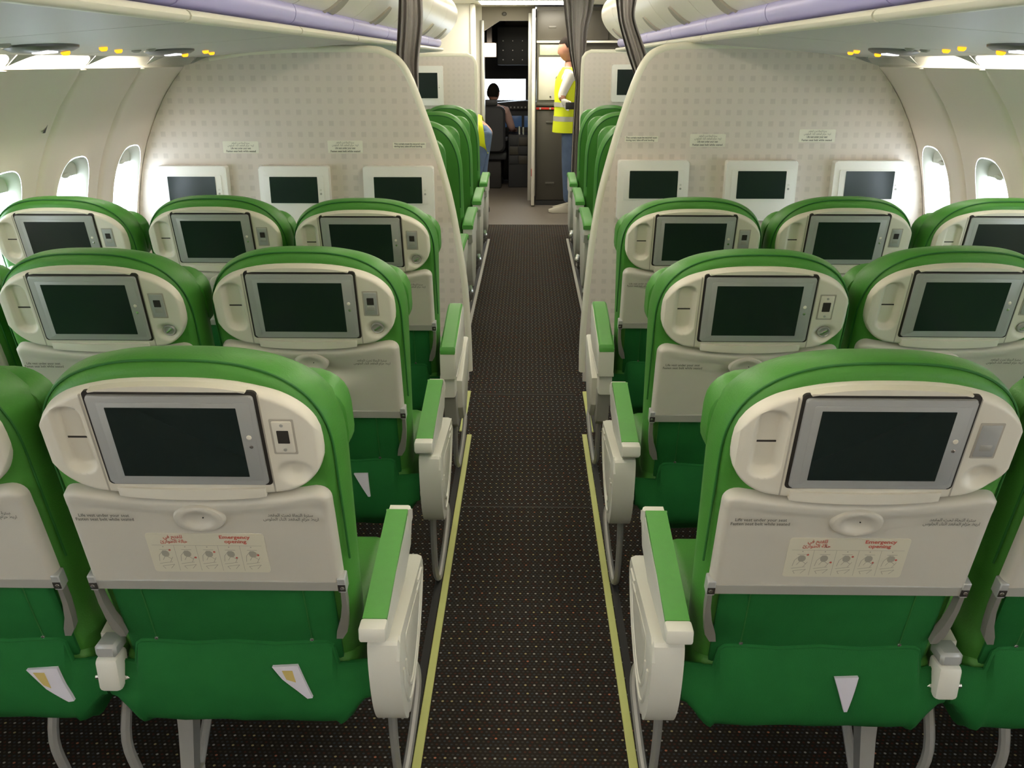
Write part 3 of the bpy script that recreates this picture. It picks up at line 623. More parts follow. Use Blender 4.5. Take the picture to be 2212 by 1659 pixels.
# emergency sticker
ME['stk'] = prism_me('sticker', rrect(-0.001, 0.0715, 0.104, 0.0465, 0.006, 3), 0.017, 0.0200, B)
SP = 0.0206
ME['stk_e'] = text_me('lettering', ['Emergency', 'opening'], 0.0108, B, 0.052, 0.1045, lead=0.95, depth=SP, width=0.054, bold=0.0003)
ME['stk_a'] = text_me('lettering', [arabic('للفتح في'), arabic('حالة الطوارئ')], 0.0108, B, -0.057, 0.1045, lead=1.0, depth=SP, width=0.048, bold=0.0002)
def picto():
    """five small line drawings: frames, seat and figure strokes"""
    V, Fc = [], []
    def seg(a, b, w=0.0007):
        d = (Vector(b) - Vector(a)); n = Vector((-d.y, d.x)).normalized() * w / 2; i = len(V)
        for p in (Vector(a) + n, Vector(b) + n, Vector(b) - n, Vector(a) - n): V.append(B(p.x, p.y, SP))
        Fc.append((i, i + 1, i + 2, i + 3))
    seg((-0.098, 0.0905), (0.096, 0.0905), 0.0006)
    for k in range(1, 5): x = -0.098 + 0.0388 * k; seg((x, 0.029), (x, 0.0905), 0.0006)
    for k in range(5):
        c = -0.0786 + 0.0388 * k
        for a, b in (((-0.008, 0.080), (0.010, 0.080)), ((-0.011, 0.066), (-0.002, 0.078)), ((-0.013, 0.052), (-0.011, 0.066)), ((0.006, 0.050), (0.012, 0.062)), ((-0.010, 0.040), (0.012, 0.044)),
                     ((-0.010, 0.040), (-0.006, 0.033)), ((0.004, 0.034), (0.012, 0.044)), ((-0.014, 0.046), (0.010, 0.050)), ((0.0, 0.066), (0.010, 0.057)), ((-0.006, 0.055), (0.0, 0.066))):
            seg((c + a[0], a[1]), (c + b[0], b[1]), 0.0009)
        seg((c - 0.001, 0.087), (c + 0.001, 0.087), 0.0022)
    return me_from('pictograms', V, Fc, False)
ME['picto'] = picto()
def blobs(pts, nm):
    V, Fc = [], []
    for cx, cs, rx, ry in pts:
        i = len(V); V += [B(a, b, SP - 0.0001) for a, b in ellipse(cx, cs, rx, ry, 10)]; Fc.append(tuple(range(i, i + 10)))
    return me_from(nm, V, Fc, False)
ME['picto_g'] = [blobs([(-0.0786 + 0.0388 * k + 0.001, 0.070, 0.007, 0.008)], 'figure') for k in range(5)]
ME['picto_r'] = [blobs([(-0.0786 + 0.0388 * k + dx, s, 0.0022, 0.0022)], 'arrow') for k, (dx, s) in enumerate(((0.010, 0.079), (0.014, 0.061), (0.011, 0.075), (0.010, 0.061), (0.010, 0.068)))]
# lower back, arms, pocket
ME['lower'] = loft_me('back_panel', [[B(x, s, n) for x, s in rrect(0, -0.13, 0.205 - q, 0.115 - q, 0.012, 3)] for q, n in ((0.0, -0.004), (0.0, 0.006), (0.006, 0.009))])
ME['seam'] = prism_me('panel_seam', rrect(-0.150, -0.10, 0.0012, 0.08, 0.0006, 1), 0.006, 0.0098, B)
ME['stud'] = prism_me('panel_stud', ellipse(-0.150, -0.165, 0.004, 0.004, 10), 0.006, 0.012, B, 0.001)
ME['arm'] = loft_me('recline_arm', [[B(x + dx * w, s, n) for dx, n in ((-1, 0.002), (1, 0.002), (1, 0.020), (-1, 0.020))] for x, s, w in ((0.227, -0.015, 0.004), (0.226, -0.06, 0.005), (0.221, -0.10, 0.007), (0.214, -0.13, 0.010), (0.207, -0.150, 0.006))])
def pocket_me():
    xs = [-0.256, -0.245, -0.225, -0.205, -0.196, -0.188, -0.180, -0.16, -0.12, -0.08, -0.04, 0, 0.04, 0.08, 0.12, 0.16, 0.180, 0.188, 0.196, 0.205, 0.225, 0.245, 0.256]; rows = []
    for x in xs:
        a = abs(x); zt = 0.447 + 0.048 * sstep(0.197, 0.186, a) + 0.003 * math.cos(x * 40); zb = 0.268 + 0.08 * sstep(0.19, 0.256, a); r = []
        for k in range(13):
            v = k / 12; z = zt + (zb - zt) * v
            y = 0.030 - 0.016 * math.sin(math.pi * min(1, v * 1.0)) + 0.060 * sstep(0.70, 1.0, v) ** 1.3 + 0.012 * sstep(0.19, 0.25, a) + 0.003 * math.sin(x * 47 + v * 5) * v
            r.append((x, y, z))
        rows.append(r)
    return rows, slab_me('seat_pocket', rows, (0, 0.016, 0))
PK, ME['pocket'] = pocket_me()
ME['hem'] = tube_me('pocket_hem', [(r[0][0], r[0][1] + 0.004, r[0][2]) for r in PK], 0.0052, 6)
ME['cushion'] = box_me('seat_cushion', -0.232, 0.232, 0.04, 0.52, 0.335, 0.470, 0.035, 3)
ME['spar'] = tube_me('frame_tube', [(-0.258, 0.16, 0.315), (0.258, 0.16, 0.315)], 0.021, 10)
ME['spar2'] = tube_me('frame_tube', [(-0.258, 0.42, 0.315), (0.258, 0.42, 0.315)], 0.021, 10)
def sided(key, fn):
    for s in (-1, 1): ME[key, s] = fn(s)
def mir(me):
    m2 = me.copy()
    for v in m2.vertices: v.co.x *= -1
    m2.flip_normals(); return m2
def pair(key, me): ME[key, 1] = me; ME[key, -1] = mir(me)
pair('bracket', ME['bracket']); pair('hscrew', ME['hscrew']); pair('hscrewd', ME['hscrewd']); pair('arm', ME['arm']); pair('seam', ME['seam']); pair('stud', ME['stud']); pair('groove', ME['groove'])
# aisle armrest: side profile in (y, z)
def ar_body(x0, x1, prof_, bev=0.006): return prism_me('armrest_body', prof_, x0, x1, lambda u, v, w: (w, u, v), bev)
AR0, AR1 = 0.258, 0.304
pair('ar_body', ar_body(AR0, AR1, [(-0.035, 0.548), (0.0, 0.530), (0.22, 0.512), (0.34, 0.535), (0.372, 0.580), (0.375, 0.605), (0.365, 0.622), (0.30, 0.622), (0.12, 0.600), (-0.035, 0.574)]))
pair('ar_pad', box_me('armrest_pad', AR0 + 0.0005, AR1 - 0.0005, 0.0, 1.0, 0.0, 1.0, 0.0, 1, lambda x, y, z: (x, -0.010 + 0.325 * y, 0.571 + 0.056 * (y ** 0.8) + 0.011 * z)))
pair('ar_cap', box_me('armrest_cap', AR0 - 0.002, AR1 + 0.002, -0.045, -0.010, 0.552, 0.583, 0.005, 2))
pair('ar_capf', box_me('armrest_cap', AR0 - 0.001, AR1 + 0.001, 0.0, 1.0, 0.0, 1.0, 0.0, 1, lambda x, y, z: (x, 0.315 + 0.062 * y, 0.585 + 0.052 * z - 0.030 * y * y * z)))
SCP = [(p.x, p.y) for p in spline([(0.035, 0.520, 0), (0.0, 0.515, 0), (0.0, 0.44, 0), (0.022, 0.355, 0), (0.065, 0.295, 0), (0.125, 0.275, 0), (0.21, 0.295, 0), (0.30, 0.345, 0), (0.365, 0.405, 0), (0.400, 0.458, 0), (0.390, 0.484, 0), (0.34, 0.490, 0), (0.18, 0.507, 0)], 4)]
pair('side', prism_me('side_cover', SCP, 0.262, 0.322, lambda u, v, w: (w, u, v), 0.012))
def scaled(pts, k, cy=0.19, cz=0.42): return [(cy + (y - cy) * k, cz + (z - cz) * k) for y, z in pts]
pair('ridge', tube_me('cover_ridge', [(0.3215, y, z) for y, z in scaled(SCP, 0.80)[8:-3]], 0.0045, 6))
pair('ridge2', tube_me('cover_ridge', [(0.3215, y, z) for y, z in scaled(SCP, 0.62)[8:-3]], 0.0040, 6))
pair('sidein', prism_me('cover_inset', scaled(SCP, 0.55, 0.19, 0.43), 0.318, 0.3235, lambda u, v, w: (w, u, v), 0.002))
pair('bar', tube_me('baggage_bar', spline([(0.285, 0.10, 0.30), (0.282, 0.12, 0.20), (0.280, 0.165, 0.06), (0.284, 0.20, 0.016), (0.290, 0.235, 0.03), (0.300, 0.31, 0.105), (0.302, 0.37, 0.165), (0.28, 0.405, 0.185), (0.22, 0.41, 0.19), (0.0, 0.41, 0.19), (-0.24, 0.41, 0.19)], 5), 0.0095, 8))
# bulkhead-row armrest with a deep body
pair('bar_up', prism_me('armrest_body', [(-0.075, 0.585), (-0.075, 0.535), (-0.070, 0.478), (0.30, 0.45), (0.34, 0.50), (0.365, 0.58), (0.36, 0.635), (0.33, 0.645), (0.15, 0.618)], 0.250, 0.306, lambda u, v, w: (w, u, v), 0.008))
pair('bar_low', prism_me('armrest_lower', [(-0.055, 0.480), (-0.055, 0.402), (0.0, 0.395), (0.30, 0.40), (0.30, 0.48)], 0.252, 0.300, lambda u, v, w: (w, u, v), 0.006))
pair('bar_rim', prism_me('armrest_rim', [(-0.068, 0.488), (-0.068, 0.476), (0.30, 0.476), (0.30, 0.488)], 0.248, 0.308, lambda u, v, w: (w, u, v), 0.003))
pair('bar_base', prism_me('armrest_base', [(-0.04, 0.405), (0.0, 0.275), (0.05, 0.245), (0.20, 0.26), (0.30, 0.40)], 0.256, 0.302, lambda u, v, w: (w, u, v), 0.008))
pair('bar_pad', box_me('armrest_pad', 0.248, 0.302, 0.0, 1.0, 0.0, 1.0, 0.12, 2, lambda x, y, z: (0.2500 + (x - 0.248), -0.078 + 0.385 * y, 0.584 + 0.068 * math.sin(min(1, max(0, y)) * 1.35) * 0.92 + 0.016 * z)) if False else
     loft_me('armrest_pad', [[(x, y, z + zz) for x, zz in ((0.252, -0.006), (0.250, 0.004), (0.256, 0.010), (0.299, 0.010), (0.305, 0.004), (0.303, -0.006))] for y, z in [(-0.076, 0.578), (-0.070, 0.588), (0.0, 0.599), (0.08, 0.612), (0.16, 0.626), (0.24, 0.640), (0.30, 0.646), (0.325, 0.645)]]))
pair('bar_capf', box_me('armrest_cap', 0.252, 0.304, 0.322, 0.364, 0.600, 0.648, 0.010, 2))
pair('bar_side', prism_me('side_cover', [(0.02, 0.44), (0.03, 0.33), (0.10, 0.26), (0.18, 0.25), (0.28, 0.30), (0.36, 0.40), (0.39, 0.50), (0.30, 0.50)], 0.300, 0.322, lambda u, v, w: (w, u, v), 0.008))
# armrest between two seats, seen from behind as a hinge block
pair('mid_block', box_me('armrest_hinge', -0.268, -0.222, 0.006, 0.058, 0.395, 0.470, 0.010, 2))
pair('mid_plate', box_me('hinge_plate', -0.266, -0.224, 0.012, 0.064, 0.4695, 0.498, 0.006, 1))
pair('mid_arm', loft_me('armrest_body', [[(-0.260 + a * w, y, z + b * h) for a, b in ((-1, -1), (1, -1), (1, 1), (-1, 1))] for y, z, w, h in ((0.060, 0.472, 0.013, 0.022), (0.150, 0.490, 0.013, 0.024), (0.180, 0.500, 0.019, 0.029), (0.40, 0.508, 0.019, 0.028))]))
pair('mid_pad', box_me('armrest_pad', -0.279, -0.241, 0.185, 0.390, 0.525, 0.543, 0.004, 1))
pair('pin', tube_me('hinge_pin', [(-0.280, 0.030, 0.415), (-0.210, 0.030, 0.415)], 0.0055, 8))
# legs
def leg_me(s, x, name='leg'):
    return loft_me(name, [[(x + dx * w, y + dy * d, z) for dx, dy in ((-1, -1), (1, -1), (1, 1), (-1, 1))] for y, z, w, d in ((0.175, 0.315, 0.020, 0.030), (0.150, 0.20, 0.016, 0.022), (0.125, 0.10, 0.014, 0.018), (0.115, 0.035, 0.014, 0.02))])
pair('leg', leg_me(1, -0.165)); pair('legf', tube_me('leg', [(-0.165, 0.42, 0.31), (-0.165, 0.50, 0.015)], 0.016, 8)); pair('brace', tube_me('leg_brace', [(-0.165, 0.16, 0.06), (-0.165, 0.41, 0.29)], 0.011, 8))
pair('foot', prism_me('floor_fitting', [(-0.183, 0.09), (-0.183, 0.0), (-0.147, 0.0), (-0.147, 0.09), (-0.155, 0.09), (-0.155, 0.058), (-0.175, 0.058), (-0.175, 0.09)], 0.075, 0.16, lambda u, v, w: (u, w, v), 0.002))
pair('foot2', box_me('floor_fitting', -0.181, -0.149, 0.47, 0.53, 0.0, 0.035, 0.004, 1))
pair('strutA', tube_me('support_strut', spline([(0.09, 0.13, 0.31), (0.085, 0.10, 0.20), (0.093, 0.11, 0.10), (0.10, 0.12, 0.0)], 4), 0.010, 8, flat=1.2))
pair('strutB', tube_me('support_strut', spline([(0.245, 0.13, 0.31), (0.24, 0.10, 0.20), (0.25, 0.11, 0.10), (0.258, 0.12, 0.0)], 4), 0.010, 8, flat=1.2))
pair('vest', box_me('life_vest_box', -0.15, 0.15, 0.18, 0.42, 0.24, 0.300, 0.015, 2))

def make_seat(row, pos, s, loc, label, tray='tray', jack='grey', hook=False, sticker=False):
    """s = +1: aisle lies at +x of the seat (port side); -1: aisle at -x"""
    t = empty('airline_seat', loc)
    tag(t, label, 'airline seat', 'green seats of the rear cabin')
    bk = link('backrest', ME['back'], 'leather', t); link('piping', ME['piping'], 'leather_dark', bk)
    link('headrest', ME['head'], 'leather', t)
    sh = link('screen_shroud', ME['shroud'], 'cream', t)
    link('screen_gap_shade', ME['gap'], 'darkgap', sh); link('screen_cowl', ME['cowl_t'], 'cream', sh); link('screen_cowl', ME['cowl_b'], 'cream', sh)
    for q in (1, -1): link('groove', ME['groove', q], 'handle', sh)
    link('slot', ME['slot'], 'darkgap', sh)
    mo = link('seat_monitor', ME['bezel'], 'bezel', t); mo['label'] = 'silver framed dark seat-back screen'
    link('bezel_inset', ME['bezel_in'], 'bezel', mo); link('screen', ME['screen'], 'screen', mo); link('button', ME['button'], 'cream', mo); link('button', ME['button2'], 'chrome', mo)
    if jack == 'open':
        link('jack_recess', ME['jackpit'], 'handle', sh); link('jack_plate', ME['jack_c'], 'cream', sh); link('jack_port', ME['jackport2'], 'darkgap', sh)
        link('screw', ME['screw'], 'greyplastic', sh); link('screw', ME['screw2'], 'greyplastic', sh)
    else:
        link('jack_recess', ME['jackpit'], 'handle', sh); link('jack_plate', ME['jack'], 'bezel', sh)
        if jack == 'grey': link('jack_port', ME['jackport'], 'darkgap', sh)
        link('jack_door', ME['jackdoor'], 'greyplastic', sh)
    if hook: link('coat_hook', ME['hook'], 'grey', sh); link('hook_bar', ME['hookbar'], 'chrome', sh)
    tr_ = link('tray_table', ME[tray], 'tray', t); link('tray_latch', ME['latch'], 'tray', tr_); link('latch_pin', ME['latchdot'], 'darkgap', tr_)
    link('lettering', ME['txt_e'], 'ink', tr_); link('lettering', ME['txt_a'], 'ink', tr_)
    if sticker:
        st = link('sticker', ME['stk'], 'sticker', t); st['label'] = 'cream emergency opening sticker with pictograms'
        link('lettering', ME['stk_e'], 'red', st); link('lettering', ME['stk_a'], 'red', st); link('pictograms', ME['picto'], 'inkgrey', st); [link('figure', q, 'inkgrey', st) for q in ME['picto_g']]; [link('arrow', q, 'red', st) for q in ME['picto_r']]
    hg = link('tray_hinge', ME['hinge'], 'greyplastic', t)
    for q in (1, -1):
        link('hinge_bracket', ME['bracket', q], 'bezel', hg); link('screw_recess', ME['hscrewd', q], 'darkgap', hg); link('hinge_screw', ME['hscrew', q], 'chrome', hg)
        link('recline_arm', ME['arm', q], 'armgrey', t)
    lw = link('back_panel', ME['lower'], 'fabric', t)
    for q in (1, -1): link('panel_seam', ME['seam', q], 'leather_dark', lw); link('panel_stud', ME['stud', q], 'chrome', lw)
    pk = link('seat_pocket', ME['pocket'], 'fabric', t); link('pocket_hem', ME['hem'], 'fabric', pk)
    link('seat_cushion', ME['cushion'], 'leather', t); link('frame_tube', ME['spar'], 'grey', t); link('frame_tube', ME['spar2'], 'grey', t); link('life_vest_box', ME['vest', 1], 'greyplastic', t)
    if pos == 'aisle':
        if row == 'C':
            a = link('armrest', ME['bar_up', s], 'white', t); link('armrest_pad', ME['bar_pad', s], 'pad', a); link('armrest_rim', ME['bar_rim', s], 'white', a)
            link('armrest_lower', ME['bar_low', s], 'white', a); link('armrest_base', ME['bar_base', s], 'greyplastic', a); link('armrest_cap', ME['bar_capf', s], 'white', a)
            link('side_cover', ME['bar_side', s], 'white', t)
        else:
            a = link('armrest', ME['ar_body', s], 'white', t); link('armrest_pad', ME['ar_pad', s], 'pad', a); link('armrest_cap', ME['ar_cap', s], 'white', a); link('armrest_cap', ME['ar_capf', s], 'white', a)
            c = link('side_cover', ME['side', s], 'white', t); link('cover_ridge', ME['ridge', s], 'white', c); link('cover_ridge', ME['ridge2', s], 'white', c); link('cover_inset', ME['sidein', s], 'white', c)
        b_ = link('baggage_bar', ME['bar', s], 'grey', t)
    if pos != 'window':
        a = link('middle_armrest', ME['mid_arm', s], 'white', t)
        link('armrest_hinge', ME['mid_block', s], 'white', a); link('hinge_plate', ME['mid_plate', s], 'bezel', a); link('armrest_pad', ME['mid_pad', s], 'pad', a); link('hinge_pin', ME['pin', s], 'chrome', a)
    if pos != 'middle':
        l = link('leg', ME['leg', s], 'grey', t); link('floor_fitting', ME['foot', s], 'white', l)
        l = link('leg', ME['legf', s], 'grey', t); link('floor_fitting', ME['foot2', s], 'grey', l)
        link('leg_brace', ME['brace', s], 'grey', t)
    else:
        link('support_strut', ME['strutA', s], 'grey', t); link('support_strut', ME['strutB', s], 'grey', t)
    return t
ME['jack_c'] = ME['jack'].copy()
ROWS = {'A': (1.437, 1.440), 'B': (2.285, 2.270), 'C': (3.130, 3.170)}
XS = {'aisle': 0.560, 'middle': 1.080, 'window': 1.600}
RW = {'A': 'row with emergency-sticker trays', 'B': 'row behind the partition-facing row', 'C': 'row facing the partition'}
SEAT = {}
for row in 'CBA':
    for s in (1, -1):
        for pos in ('aisle', 'middle', 'window'):
            y = ROWS[row][0 if s > 0 else 1]; x = -s * XS[pos]
            dy = {('B', 'middle', 1): -0.03, ('B', 'middle', -1): 0.05, ('C', 'middle', 1): 0.06, ('C', 'window', 1): 0.03, ('C', 'middle', -1): 0.03}.get((row, pos, s), 0)
            jack = 'open' if (row, pos, s) in (('A', 'aisle', 1), ('B', 'aisle', -1)) else ('closed' if row == 'A' else 'grey')
            SEAT[row, pos, s] = make_seat(row, pos, s, (x, y + dy, 0), 'green leather %s seat, %s side, %s' % (pos, 'port' if s > 0 else 'starboard', RW[row]),
                tray='tray_dent' if row == 'B' and pos == 'aisle' else 'tray', jack=jack, hook=(row == 'B' or (row == 'C' and s > 0)), sticker=(row == 'A'))
# safety cards tucked into the pockets
def pocket_y(x, z):
    def col(r):
        for j in range(12):
            if r[j][2] >= z >= r[j + 1][2]: t = (r[j][2] - z) / (r[j][2] - r[j + 1][2]); return r[j][1] * (1 - t) + r[j + 1][1] * t
        return r[0][1] if z > r[0][2] else r[12][1]
    for a, b in zip(PK, PK[1:]):
        if a[0][0] <= x <= b[0][0]: t = (x - a[0][0]) / (b[0][0] - a[0][0]); return col(a) * (1 - t) + col(b) * t
    return 0.02
def dense(pts, k=5): return [(a[0] + (b[0] - a[0]) * i / k, a[1] + (b[1] - a[1]) * i / k) for a, b in zip(pts, pts[1:] + pts[:1]) for i in range(k)]
def card(row, pos, s, pts, label, prints=None):
    X = -s * XS[pos]; o = SEAT[row, pos, s].location
    yc = min(pocket_y(u, v) for u, v in pts) - 0.003
    P = lambda u, v, w: (u, pocket_y(u, v) - 0.0015 - w, v)
    e = empty('safety_card', (o.x, o.y, 0)); tag(e, label, 'safety card', 'cards in the seat pockets')
    link('card', prism_me('card', dense([(u, v + 0.016) for u, v in pts]), -0.004, 0.0055, P), 'paper', e)
    if prints: link('card_print', prism_me('card_print', dense([(u, v + 0.016) for u, v in prints], 3), 0.001, 0.0062, P), 'cardprint', e)
card('A', 'aisle', 1, [(0.073, 0.437), (0.122, 0.440), (0.148, 0.372), (0.138, 0.370), (0.092, 0.412)], 'lilac safety card peeking from the port aisle seat pocket, sticker row', [(0.092, 0.430), (0.112, 0.430), (0.118, 0.406), (0.100, 0.412)])
card('A', 'middle', 1, [(0.010 + 0.105, 0.425), (0.175, 0.430), (0.200, 0.358), (0.19, 0.357), (0.150, 0.385)], 'lilac safety card in the port middle seat pocket, sticker row', [(0.128, 0.420), (0.150, 0.420), (0.160, 0.388), (0.146, 0.394)])
card('A', 'aisle', -1, [(0.030, 0.425), (0.075, 0.427), (0.060, 0.352), (0.054, 0.352)], 'pale triangular card tip in the starboard aisle seat pocket, sticker row')
card('B', 'aisle', 1, [(0.076, 0.445), (0.115, 0.446), (0.120, 0.378), (0.114, 0.378)], 'pale triangular card tip in the port aisle seat pocket, dented tray seat')

# ------------------------------------------------------------------ forward cabin seats
def T2(x, s, n): return (x, -0.20 * s - 0.98 * n, 0.62 + 0.98 * s - 0.20 * n)
BZ_back = loft_me('backrest', [[T2(x, s, n) for x, s in back_outline(hw, top, -0.19, e=2.5, mid=0.22)] for n, hw, top in ((0.0, 0.215, 0.535), (-0.012, 0.245, 0.565), (-0.05, 0.262, 0.580), (-0.10, 0.262, 0.575), (-0.14, 0.245, 0.55), (-0.155, 0.21, 0.51))])
BZ_pipe = tube_me('piping', [T2(x, s, -0.013) for x, s in back_outline(0.247, 0.567, -0.15, e=2.5, mid=0.22)][1:-1], 0.004, 6)
BZ_wing = loft_me('headrest', [[T2(x, s, n) for x, s in rrect(0, 0.40, hw, hh, 0.08, 6)] for n, hw, hh in ((-0.12, 0.22, 0.10), (-0.15, 0.245, 0.12), (-0.18, 0.245, 0.12), (-0.195, 0.22, 0.10))])
BZ_lump = loft_me('side_bolster', [[T2(x, s, n) for x, s in rrect(0, 0.10, hw, 0.24, 0.07, 5)] for n, hw in ((-0.11, 0.225), (-0.14, 0.25), (-0.18, 0.25), (-0.20, 0.225))])
BZ_cush = box_me('seat_cushion', -0.255, 0.255, 0.05, 0.60, 0.30, 0.46, 0.04, 3)
BZ_shell = box_me('seat_base', -0.25, 0.25, 0.06, 0.56, 0.16, 0.31, 0.03, 2)
BZ_leg = box_me('leg', -0.20, -0.16, 0.15, 0.50, 0.0, 0.17, 0.005, 1)
BZ_leg2 = box_me('leg', 0.16, 0.20, 0.15, 0.50, 0.0, 0.17, 0.005, 1)
DZ = -0.02
def biz_arm(s):
    P = lambda u, v, w: (s * (w), u, v)
    body = prism_me('armrest', [(-0.10, 0.545), (-0.10, 0.50), (-0.06, 0.44), (0.42, 0.44), (0.48, 0.50), (0.48, 0.575), (0.2, 0.575)], 0.268, 0.328, P, 0.006)
    side = prism_me('side_cover', [(-0.02, 0.45), (-0.01, 0.30), (0.06, 0.16), (0.16, 0.10), (0.34, 0.12), (0.44, 0.25), (0.47, 0.45)], 0.272, 0.320, P, 0.01)
    pad = loft_me('armrest_pad', [[(s * x, y, z + zz) for x, zz in ((0.264, -0.010), (0.262, 0.006), (0.270, 0.016), (0.326, 0.016), (0.334, 0.006), (0.332, -0.010))] for y, z in [(-0.105, 0.545), (-0.09, 0.556), (0.0, 0.570), (0.15, 0.580), (0.40, 0.585), (0.48, 0.575), (0.50, 0.560)]])
    bar = tube_me('foot_bar', spline([(s * 0.30, 0.0, 0.14), (s * 0.31, -0.02, 0.10), (s * 0.30, 0.0, 0.05), (s * 0.28, 0.05, 0.03)], 4), 0.016, 8)
    return body, side, pad, bar
BA = {1: biz_arm(1), -1: biz_arm(-1)}
for s in (1, -1):
    for k, y in enumerate((4.86, 5.90, 6.95, 8.00)):
        for pos, xx in (('aisle', 0.685), ('window', 1.285)):
            t = empty('forward_seat', (-s * xx, y, 0))
            tag(t, 'plain green forward-cabin %s seat, %s side, %s row from the entry' % (pos, 'port' if s > 0 else 'starboard', ('fourth', 'third', 'second', 'first')[k]), 'airline seat', 'green seats of the forward cabin')
            bk = link('backrest', BZ_back, 'leather', t); link('piping', BZ_pipe, 'leather_dark', bk)
            link('headrest', BZ_wing, 'leather', t); link('side_bolster', BZ_lump, 'leather', t); link('seat_cushion', BZ_cush, 'leather', t); link('seat_base', BZ_shell, 'greyplastic', t)
            link('leg', BZ_leg, 'grey', t); link('leg', BZ_leg2, 'grey', t)
            b_, sd, pd, br = BA[s]
            a = link('armrest', b_, 'white', t); link('armrest_pad', pd, 'pad', a); c = link('side_cover', sd, 'white', t); link('foot_bar', br, 'chrome', c)

# ------------------------------------------------------------------ entry, galley, cockpit
def bx(name, m, x0, x1, y0, y1, z0, z1, parent=None, bev=0.0): return link(name, box_me(name, x0, x1, y0, y1, z0, z1, bev), m, parent)
o = bx('wall_front_port', 'doorwhite', -2.0, -0.53, 10.90, 10.98, 0, 2.2); tag(o, kind='structure')
o = bx('wall_front_starboard', 'doorwhite', 0.065, 2.0, 11.20, 11.28, 0, 2.2); tag(o, kind='structure')
o = bx('wall_front_header', 'header', -0.53, 0.065, 10.90, 10.98, 1.975, 2.2); tag(o, kind='structure')
link('vent', loft_me('vent', [[(-0.28 + a * q, 10.90 - w, 2.045 + b * q) for a, b in ellipse(0, 0, 0.028, 0.022, 16)] for q, w in ((1, -0.002), (1, 0.012), (0.6, 0.018), (0.5, 0.008))]), 'galleydark', o)
link('chamfer', prism_me('chamfer', [(-0.53, 1.975), (-0.33, 1.975), (-0.50, 1.875), (-0.53, 1.86)], 10.905, 10.97, lambda u, v, w: (u, w, v)), 'header', o)
for i, s in enumerate((-1, 1)):
    o = bx('wall_entry_%s' % ('port', 'starboard')[i], 'doorwhite', s * 1.96 if s > 0 else -2.0, 2.0 if s > 0 else -1.96, 9.4, 11.2, 0, 2.2); tag(o, kind='structure')
o = bx('trim_7', 'alu', -0.545, -0.505, 10.86, 11.0, 0, 1.98, None, 0.006); tag(o, kind='structure')
o = bx('wall_lavatory', 'doorwhite', -1.95, -0.60, 10.30, 10.36, 0, 2.12); tag(o, kind='structure')
bx('corner_post', 'doorwhite', -0.63, -0.57, 10.28, 10.40, 0, 2.12, o, 0.02)
dr = bx('door_1', 'doorwhite', 0.030, 0.066, 10.32, 10.92, 0.015, 2.07, None, 0.006); tag(dr, kind='structure')
bx('door_edge', 'alu', -0.010, 0.030, 10.80, 10.93, 0.0, 2.05, dr, 0.004)
bx('door_latch', 'redlatch', 0.028, 0.034, 10.312, 10.33, 0.34, 0.42, dr)
# galley
gu = empty('galley_unit', (0, 0, 0)); tag(gu, 'dark brown galley unit with red latch bar beside the open cockpit door', 'galley')
bx('carcass', 'galley', 0.080, 1.30, 10.50, 11.10, 0.0, 1.10, gu); bx('carcass', 'galley', 0.080, 1.30, 10.50, 11.10, 1.740, 2.10, gu)
bx('carcass', 'galley', 0.425, 1.30, 10.50, 11.10, 1.10, 1.740, gu); bx('bay_back', 'galley', 0.080, 0.425, 11.04, 11.10, 1.10, 1.740, gu)
bx('locker_door', 'galley', 0.090, 0.420, 10.475, 10.51, 1.765, 2.06, gu, 0.004); bx('locker_door', 'galley', 0.430, 0.85, 10.475, 10.51, 1.765, 2.06, gu, 0.004)
bx('locker_handle', 'galleydark', 0.21, 0.29, 10.468, 10.48, 1.885, 1.905, gu, 0.003)
bx('shelf', 'doorwhite', 0.080, 1.28, 10.44, 10.52, 1.735, 1.758, gu, 0.004)
lb = bx('latch_bar', 'redlatch', 0.080, 0.90, 10.462, 10.51, 1.045, 1.068, gu, 0.003)
for x in (0.125, 0.235, 0.345, 0.50): link('latch_knob', tube_me('latch_knob', [(x, 10.445, 1.057), (x, 10.47, 1.057)], 0.011, 10), 'chrome', lb)
bx('counter', 'galleydark', 0.080, 1.28, 10.455, 11.04, 1.085, 1.115, gu, 0.004)
for i, x in enumerate((0.090, 0.435)):
    d = bx('trolley_door', 'galley', x, x + 0.335, 10.475, 10.51, 0.055, 1.035, gu, 0.006)
    for z in (0.90, 0.235): bx('trolley_handle', 'galleydark', x + 0.10, x + 0.20, 10.464, 10.48, z, z + 0.022, d, 0.003)
bx('plinth', 'black', 0.085, 1.28, 10.47, 10.51, 0.0, 0.05, gu)
ov = empty('galley_container', (0.245, 10.465, 1.115)); tag(ov, 'white galley container with black knob above the red latches', 'container')
bx('body', 'galleydark', -0.160, 0.165, -0.005, 0.50, 0.0, 0.620, ov)
bx('front_panel', 'ovenwhite', -0.142, 0.148, -0.014, 0.0, 0.03, 0.475, ov, 0.006)
bx('label_plate', 'paleGreen', -0.13, 0.135, -0.012, 0.0, 0.495, 0.600, ov, 0.003)
link('knob', tube_me('knob', [(0.075, -0.045, 0.255), (0.075, -0.01, 0.255)], 0.030, 14), 'black', ov); link('knob', tube_me('knob', [(-0.01, -0.022, 0.065), (-0.01, -0.01, 0.065)], 0.010, 10), 'black', ov)
